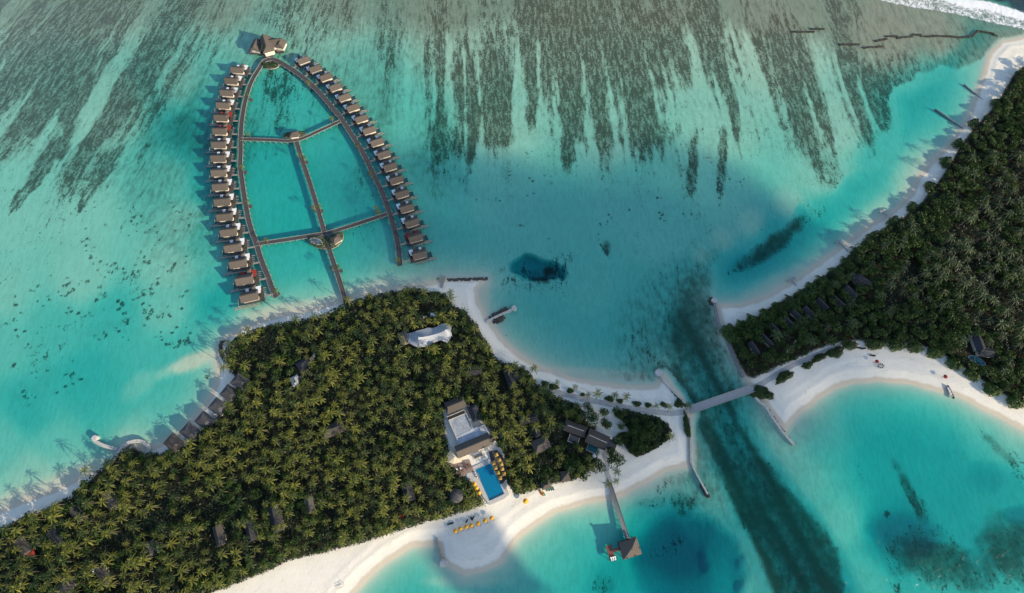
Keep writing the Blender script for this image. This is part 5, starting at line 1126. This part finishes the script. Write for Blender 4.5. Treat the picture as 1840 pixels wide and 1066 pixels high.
# houses in the palm forest: px, py, L, W, ang, ridge, mat, label
HS = [(818,727,12,7,22,9,THA,'brown thatched house north of the beach club'),(853,742,9.5,6,-66,5,THG,'dark hip roofed house northeast of the beach club'),(917,679,13,5.5,-72,10,THG,'long dark gabled house near the northern beach'),(928,675,7,5,8,3,THG,'small dark wing house beside the long gabled house'),
 (851,667,9,5,5,7,THG,'grey roof deep in the forest south of the tent'),(949,753,11,5,12,9,THG,'long grey roof among trees east of the beach club'),(972,799,10,7.5,25,4,THA,'hip roofed house between the pool and the eastern house'),(963,776,6,4,-65,4.6,THG,'narrow gabled roof just north of the hip roofed house'),
 (1015.5,856,5.6,5.6,8,.4,THA,'pointed pyramid hut on the southern beach'),(981,872,5.4,4.2,14,2,THA,'low thatched beach hut behind the green loungers'),(545,655,8,7,35,.5,THG,'dark round roofed house in the palm forest clearing'),(530,684,6,5,-60,2,PAVE,'pale pavilion roof beside the forest clearing'),(597,772,13,7,24,9,THK,'large dark roof in the middle of the palm forest'),
 (733,882,11,6,-75,8,THG,'long grey roof in the forest southwest of the beach club'),(196,899,11,5.5,-48,9,THA,'brown roofed forest villa nearest the western shore walk'),(137,924,10,4.5,-38,9,THA,'narrow brown roofed villa west of the first forest villa'),(98,966,11,5.5,-42,9,THG,'grey roofed villa with a red canopy beside its end'),(38,982,11,5,-42,9,THA,'brown roofed villa at the left edge with a bright red canopy'),
 (184,1034,11,5,-45,9,THA,'brown roofed villa near the lower left edge'),(112,1058,10,8,60,4,THA,'orange brown roof at the bottom edge on the left'),(449,950,13,5,-66,11,THG,'long dark roof in the southern palm forest'),(495,932,14,6,-68,11,THG,'long grey roof in the middle of the southern palm forest'),(556,906,10,4.5,-72,8,THK,'small dark roof with a pale awning in the southern forest'),(393,962,11,5,-66,9,THK,'dark roof at the western end of the southern forest row'),
 (270,986,8,5,-60,6,THG,'small grey roof in the lower left forest'),(1759,612,13,6,-86,11,THG,'long grey roof of the eastern beach house'),(1773,632,9,6,-10,7,THG,'side wing roof of the eastern beach house'),(1553,505,12,6,-38,7,THG,'hip roofed house in the eastern forest behind the bungalow row')]
for (a, b_, L, W, an, rg, mt, lb) in [q[:6]+((THD if q[6] is THG else THK if (q[6] is THA and q[0] < 300) else q[6]),)+q[7:] for q in HS]: hut(a, b_, L, W, an, lb, 3.0, W*.3, min(rg, L-.4), mt, group=None, name='thatched_house', cat='house')
for (a, b_, L, W, an, mt, lb) in [(205.5,912,3.2,2.4,35,WHITE,'white awning at the end of the brown roofed forest villa'),(103,976,3.6,2.6,35,RED,'dark red awning beside the grey roofed villa'),(54,994.5,4.6,3.2,28,RED,'bright red awning beside the villa at the left edge'),(170,1025,2.6,1.6,40,WHITE,'white awning of the villa near the lower left edge'),(553,902,4.0,2.0,10,WHITE,'pale awning in the southern palm forest'),(490,918,2.4,1.6,10,METAL,'grey awning north of the long grey roof'),(722,928,2.0,2.0,0,RED,'dark red round awning at the edge of the southern beach'),(778,566,3.4,2.8,0,WHITE,'white awning north of the tent'),(763,571,2.4,2.4,0,CREAM,'cream awning northwest of the tent')]:
    z0 = zz(a, b_); r = thing('awning', a, b_, an, z0, lb, 'awning', zp=z0+2.5); MB().roof(0, 0, 2.4, L, W, .5, L*.5, thick=.1).build('canvas', mt, r)
    for x in (-1, 1):
        for y in (-1, 1): MB().cyl(x*L*.42, y*W*.42, 0, 2.45, .06, .06, 5).build('pole', WOODL, r)
dm_ = thing('dome_pavilion', 820, 891, 0, zz(820,891), 'dark domed pavilion beside the palms south of the club', 'pavilion', zp=3)
m = MB()
for k in range(6):
    a0 = 1.5708*k/6; a1 = 1.5708*(k+1)/6; m.cyl(0, 0, 2+2.4*math.sin(a0), 2+2.4*math.sin(a1), 3.9*math.cos(a0), max(.05, 3.9*math.cos(a1)), 20)
m.build('dome', THG, dm_); MB().cyl(0, 0, 0, 2, 3.3, 3.3, 20).build('walls', CREAM, dm_)
# eastern house with pool
eh = thing('garden_house', 1052, 778, 0, zz(1052,778), 'dark roofed house of three joined gables with a teal pool', 'house', zp=zz(1052,778))
EH = lambda x, y, z=4.5: loc_pts(eh, [(x/8.2+1000, y/8.2+730)], z)[0]
for (x, y, L, W, an, hw, rise, rg, mt) in ((275,330,13.4,6.6,-20,3.1,2.2,10.5,THK),(600,490,12.4,8.4,-24,3.4,2.6,11.8,THK),(808,572,5.6,5.8,-24,3.0,1.7,5.2,THG)):
    q = EH(x, y); rf = MB().roof(q[0], q[1], hw, L, W, rise, rg, R(an)).build('roof', mt, eh); MB().box(q[0], q[1], -.3, L-1.4, W-1.6, hw+.3, R(an)).build('walls', CREAM, eh)
    MB().box(q[0], q[1], hw+rise+.2, rg-1, .35, .2, R(an)).build('ridge_cap', CONC if L > 12 else THK, rf)
q = EH(252, 490, 3.5); MB().box(q[0], q[1], 2.3, 5.6, 4.2, .3, R(-22)).build('flat_roof', THG, eh)
for sx_, sy_, a_, b_ in ((0, -2.15, 5.9, .22), (2.9, 0, .22, 4.5), (-2.9, 0, .22, 4.5)):
    c, s_ = math.cos(R(-22)), math.sin(R(-22)); MB().box(q[0]+sx_*c-sy_*s_, q[1]+sx_*s_+sy_*c, 2.3, a_, b_, .5, R(-22)).build('parapet', CONC, eh)
MB().box(q[0], q[1], -.3, 5, 3.6, 2.6, R(-22)).build('walls', CREAM, eh)
tp = thing('garden_pool', 1064.5, 806, -24, zz(1064,806), 'teal pool under the eaves of the eastern house', 'swimming pool')
MB().box(0, 0, -.3, 6.2, 4.6, .55).build('basin_rim', CONC, tp); MB().box(0, 0, .2, 5.7, 4.1, .1).build('pool_surface', POOLT, tp)
bpool = thing('beach_house_pool', 1755, 648, -30, zz(1755,648), 'blue pool in front of the eastern beach house', 'swimming pool'); bpool.name = 'house_pool'
MB().prism(arc(0, 0, 5.2, 2.4, 0, 345, 16), -.4, .2).build('basin_rim', CONC, bpool); MB().prism(arc(0, 0, 4.7, 2.0, 0, 345, 16), .18, .26).build('pool_surface', poolmat('blue_pool', (.01,.16,.22)), bpool)
# huts along the western shore
for i, (a, b_) in enumerate(HUTS_W[::-1]):
    an = [-30,-32,-32,-33,-35,-36][i]
    hut(a, b_, 10.0, 7.6, an, ORD[i]+' dark hip roofed shore hut counted from the north on the western beach', 2.8, 2.4, 3.6, THG if i < 5 else THA, group='dark roofed huts along the western shore', name='shore_hut')
    q = P(a-2, b_+13, 1.0); r = empty('sun_deck', (q.x, q.y, gz(q.x, q.y)), R(an)); tag(r, 'pale deck beside the '+ORD[i]+' shore hut from the north', 'deck', 'pale decks between the shore huts')
    MB().box(0, 0, -.6, 4.6, 3.6, .8).build('paving', PAVE, r); MB().box(0, 1.7, .2, 4.6, .2, .3).build('curb', CONC, r)
# bungalows of the eastern island
for i, (a, b_, an) in enumerate(HUTS_E):
    L = 9.5+.4*(i % 3); hut(a, b_, L-.8, 3.7 if i < 8 else 4.8, an, ORD[i]+' grey roofed bungalow from the bridge in the row behind the eastern beach', 2.8, 1.6, L-1.4 if i < 8 else L-3, THD, group='grey roofed bungalows of the eastern island', name='bungalow', cat='bungalow')
for i, (a, b_) in enumerate([(1451.7,524.6),(1485.7,520.5),(1503.3,506),(1529,489.5),(1549.7,450.3),(1600,435)]):
    r = thing('plunge_pool', a, b_, -50, zz(a, b_)+.4, ORD[i]+' small blue pool from the south in front of the eastern bungalows', 'plunge pool', 'small pools of the eastern bungalows')
    MB().box(0, 0, -.9, 4.2, 2.6, 1.1).build('basin_rim', CONC, r); MB().box(0, 0, .15, 3.7, 2.1, .12).build('pool_surface', poolmat('small_pool', (.01,.12,.22)) if i == 0 else bpy.data.materials['small_pool'], r)
for i, (a, b_) in enumerate([(1371,571),(1398,562.8),(1415.6,551.4),(1437.2,536)]):
    r = parasol(a, b_, RED, ORD[i]+' dark red parasol from the south between the hedges of the eastern bungalows', 'red parasols between the bungalow hedges', 1.2, True, 40)
# ================================================================== single bushes, hedges and palms on the sand
def bush(px, py, rx, ry, ang, h, label, cat='bush', name='round_bush', group=None, seed=1, tb=.45):
    m_ = mpp(py); z0 = zz(px, py); r = thing(name, px, py, ang, z0, label, cat, group, zp=z0+h*.4)
    RX, RY = rx*m_, ry*m_; rs = np.random.RandomState(seed+int(px)); n = int(140+RX*RY*95)
    u1 = rs.uniform(0, 6.283, n); r1 = np.sqrt(rs.rand(n)); wob = 1+.16*np.sin(3*u1+seed)+.10*np.sin(7*u1+px)
    X = RX*r1*np.cos(u1)*wob; Y = RY*r1*np.sin(u1)*wob; Z = h*np.sqrt(np.clip(1-r1**3, 0, 1))*(.65+.5*fbm(X*.8+9, Y*.8+px, 2, seed))*rs.uniform(.75, 1.02, n)+.1
    nr = np.stack([X/RX+rs.normal(size=n)*.5, Y/RY+rs.normal(size=n)*.5, .8+0*X], 1); nr /= np.linalg.norm(nr, axis=1)[:, None]
    u_ = np.cross(nr, rs.normal(size=(n, 3))); u_ /= np.linalg.norm(u_, axis=1)[:, None]; v_ = np.cross(nr, u_); s = rs.uniform(.24, .46, n)[:, None]; c = np.stack([X, Y, Z], 1)
    o = mesh_leaf('foliage', np.stack([c-u_*s, c-v_*s*.6, c+u_*s, c+v_*s*.6], 1).reshape(-1, 3), np.arange(n*4).reshape(-1, 4), np.repeat(np.clip(tb+rs.uniform(-.3, .35, n), 0, 1), 4), MBROAD, 4); o.parent = r
    MB().cyl(0, 0, -.3, h*.6, .14, .08, 6).build('stem', MBARK, r); return r
BS = [(979,690,6.5,6,'round bush'),(995,695,9,5.5,'wide bush'),(1025,702,6,4.5,'small bush'),(1047,709,4,2.8,'tiny bush'),(1095,716.5,8,5,'wide bush'),(1113.7,720.5,6,4,'round bush'),(1144.6,725.4,8,4.5,'wide bush'),(1165,728,6,4.5,'round bush'),(1193,727,7,4,'slanted bush'),(1220,725,8,8,'large bush')]
for i, (a, b_, rx, ry, k) in enumerate(BS): bush(a, b_, rx, ry, -10 if i != 8 else -30, 2.0, k+', '+ORD[i]+' from the left in the row along the sandy path', 'bush', 'round_bush', 'bushes in a row along the sandy path', i)
for (a, b_, rx, ry, an, h, lb, nm) in [(1234,764,5.5,23,4,2.4,'tall narrow hedge beside the sea wall below the bridge','hedge'),(1369.7,706,20,12,-10,3.2,'large rounded thicket at the eastern end of the bridge','thicket'),(1410,677,19,8,30,2.6,'long hedge beside the path on the eastern beach','hedge'),(1452,656,11,6,25,2.3,'low hedge below the path of the eastern beach','hedge'),(1472,643,15,6,25,2.3,'middle hedge along the path of the eastern beach','hedge'),(1502,633,17,9,18,2.6,'bright green hedge end near the dark daybeds','hedge')]:
    bush(a, b_, rx, ry, an, h, lb, 'hedge', nm, None, int(a) % 17)
for i, (a, b_, rx, ry) in enumerate([(1318,604,13,24),(1343,592,9,20),(1361,581,9,18),(1384,572,9,18),(1404,561,9,18),(1427,550,10,20),(1447,537,9,18),(1469,525,9,22),(1486,511,9,18),(1510,499,10,20),(1528,480,9,18),(1545,460,9,18)]):
    bush(a-2, b_-1, rx*1.05, ry*1.05, 32, 4.8, ORD[i]+' dark green hedge from the channel between the eastern bungalows', 'hedge', 'hedge', 'hedges between the eastern bungalows', i, .58)
for i, (a, b_, rx, ry, an) in enumerate([(1528,620,14,8,0),(1574,618,20,10,0),(1612,620,16,11,0),(1645,622,14,13,0),(1682,632,15,13,20),(1716,652,13,14,20),(1748,672,13,13,20),(1784,700,16,12,-30),(1826,722,16,13,-20),(1700,290,13,9,50),(1672,335,12,9,50),(1640,372,12,9,45),(1606,398,13,9,35),(1570,424,13,9,35),(1722,258,12,8,55),(1750,222,12,8,55),(1790,186,12,8,60)]):
    bush(a, b_, rx, ry, an, 4.2, (ORD[i]+' rounded green bush from the bridge along the southern forest edge of the eastern island') if i < 9 else (ORD[i-9]+' rounded dark bush in the northern forest edge of the eastern island'), 'bush', 'round_bush', 'rounded bushes along the eastern forest edge', i, .75 if i < 9 else .5)
for i, (a, b_, s, lb) in enumerate([(1057.6,732.7,.75,'dark round tree north of the eastern house'),(1060,752,1.15,'big round green tree beside the dark house roof'),(1083,739,.85,'round tree between the house and the sandy path'),(1094,766,.7,'small tree among the garden paths of the tip'),(1106,829,1.2,'big round tree at the beach south of the eastern house'),(1072,838,1.1,'dense round tree west of the jetty path'),(1048,850,1.0,'dense tree above the pointed pyramid hut'),(1118,765,.6,'slender tree on the sandy garden path'),(1042,748,.9,'dark tree behind the western gable of the eastern house'),(1024,745,.9,'tree at the northwest corner of the eastern house'),(1085,762,.8,'tree just north of the largest gable'),(1112,792,.9,'tree at the southeast gable of the eastern house'),(1100,812,.8,'tree between the teal pool and the tip grove'),(1035,838,1.0,'tree south of the flat roofed terrace'),(1055,828,.9,'tree by the teal pool corner'),(1022,828,.9,'dark tree left of the tree by the flat roof'),(1112,740,.9,'tree at the northwest end of the tip grove')]):
    p = P(a, b_, 5); place_broad(i % 8, p.x, p.y, zz(a, b_), i, s*1.25, lb, None)
for i, (a, b_, s, lb) in enumerate([(999,690,.55,'palm rising from the second bush of the path row'),(1029,700,.6,'palm beside the third bush of the path row'),(1054,709,.6,'palm beside the tiny bush of the path row'),(1074,708,.8,'lone palm in the middle of the path row'),(1104,712,.7,'palm between the two middle bushes of the path row'),(1124.6,717,.7,'lone palm right of the middle bushes of the path row'),(1174.6,728,.6,'palm right of the eighth bush of the path row'),(1202.7,730,.7,'palm close to the large bush near the bridge'),(1234.4,727,.7,'palm at the western foot of the bridge'),(1089,871,.7,'palm left of the arrival jetty entrance'),(1102,868,.6,'yellow green palm right of the arrival jetty entrance'),(806.5,526,.75,'lone palm on the sand near the timber jetty'),(811,537,.8,'palm leaning from the forest edge below the timber jetty'),(788,503,.4,'very small palm left of the timber jetty'),(160,849,.8,'lone palm on the western sand by the shore walk'),(955,660,.8,'palm standing out over the northern beach'),(1206,783,.7,'palm at the right edge of the tip grove'),(1107,846,.7,'palm at the foot of the big round beach tree'),(865,905,.7,'small palm at the forest corner by the parasols')]):
    bpalm(a, b_, (i*2+1) % 9, s, lb, zz(a, b_), None, False)
# ================================================================== paths
mpath = simple('path_sand', (.46,.44,.40), (.37,.355,.33), .5)
def path(pts, wd, nm='path'):
    g = []
    for i in range(len(pts)-1):
        a = np.array(P(*pts[i], 1.8)[:2]); b_ = np.array(P(*pts[i+1], 1.8)[:2]); n = max(1, int(np.linalg.norm(b_-a)/2))
        for k in range(n): g.append(a+(b_-a)*k/n)
    g.append(np.array(P(*pts[-1], 1.8)[:2]))
    o = ribbon(MB(), g, wd, 0, .22, 0, lambda p: gz(p[0], p[1])-.12).build(nm, mpath); tag(o, kind='structure'); return o
path([(975,696),(1000,704),(1030,712),(1060,719),(1100,727),(1130,733),(1170,739),(1205,743),(1238,739)], 3.2)
path([(1352,698),(1372,688),(1398,672),(1425,656),(1450,645),(1480,633),(1512,621)], 3.0)
path([(1398,650),(1412,636),(1426,622),(1432,612)], 1.8)
path([(520,702),(534,686),(548,668),(560,645),(575,622)], 2.2)
path([(1097,866),(1090,848),(1092,832),(1086,818),(1098,800)], 2.6)
# ================================================================== surf on the reef edge, upper right
rsf = np.random.RandomState(9)
fx = np.arange(180, 470, .8); fy = np.arange(300, 430, .8); FX, FY = np.meshgrid(fx, fy); fpx, fpy = toimg(FX, FY)
in_edge = np.interp(fpx, [1500,1560,1640,1700,1760,1840,1900], [-12,-2,16,24,38,56,75])     # landward limit of the white water
br_line = np.interp(fpx, [1600,1680,1720,1780,1840,1900], [-30,-12,2,12,30,50])               # breaking crest
wgt = np.clip((in_edge-fpy)/5+ .2, 0, 1)*(.48+.25*fbm(fpx/9, fpy/5, 3, 5))
crest = np.exp(-((fpy-br_line)/6.0)**2)
band = np.clip(1-(in_edge-fpy)/6, 0, 1)*np.clip((in_edge-fpy)/2+1, 0, 1)*.25
fo = np.clip(wgt+crest*.75+band, 0, 1)*np.clip((in_edge-fpy)/4+.6, 0, 1)
sea = np.clip((br_line-fpy-5)/8, 0, 1); fo = fo*(1-sea*.85)
FZ = .06+.5*crest*fbm(fpx/4, fpy/3, 3, 6)+.12*fbm(FX/1.5, FY/1.5, 3, 8)*np.clip(fo*2, 0, 1)
m, t, b = newmat('sea_foam'); b.inputs['Base Color'].default_value = (.80,.81,.83,1); b.inputs['Roughness'].default_value = .9
fa = attr(t, 'foam'); p = pos(t); nn = noise(t, p, .9, 6, .72); n2 = noise(t, p, .25, 4, .6)
al = sstep(t, ma(t, 'ADD', fa, ma(t, 'ADD', ma(t, 'MULTIPLY', ma(t, 'SUBTRACT', nn, .5), 1.7), ma(t, 'MULTIPLY', ma(t, 'SUBTRACT', n2, .5), .8))), .45, .75)
t.links.new(ma(t, 'MULTIPLY', al, ma(t, 'MULTIPLY', sstep(t, fa, .03, .25), .92)), b.inputs['Alpha'])
ny2, nx2 = FX.shape; id2 = np.arange(ny2*nx2).reshape(ny2, nx2)
q2 = np.stack([id2[:-1, :-1], id2[:-1, 1:], id2[1:, 1:], id2[1:, :-1]], -1).reshape(-1, 4)
keep = (fo.ravel()[q2].max(1) > .04); q2 = q2[keep]; used = np.unique(q2); rm = np.zeros(ny2*nx2, int); rm[used] = np.arange(len(used))
o = mesh_np('surf', np.stack([FX, FY, FZ], -1).reshape(-1, 3)[used], rm[q2], m, True); add_attr(o.data, 'foam', fo.ravel()[used])
tag(o, 'white surf breaking on the reef edge', 'surf', kind='stuff')
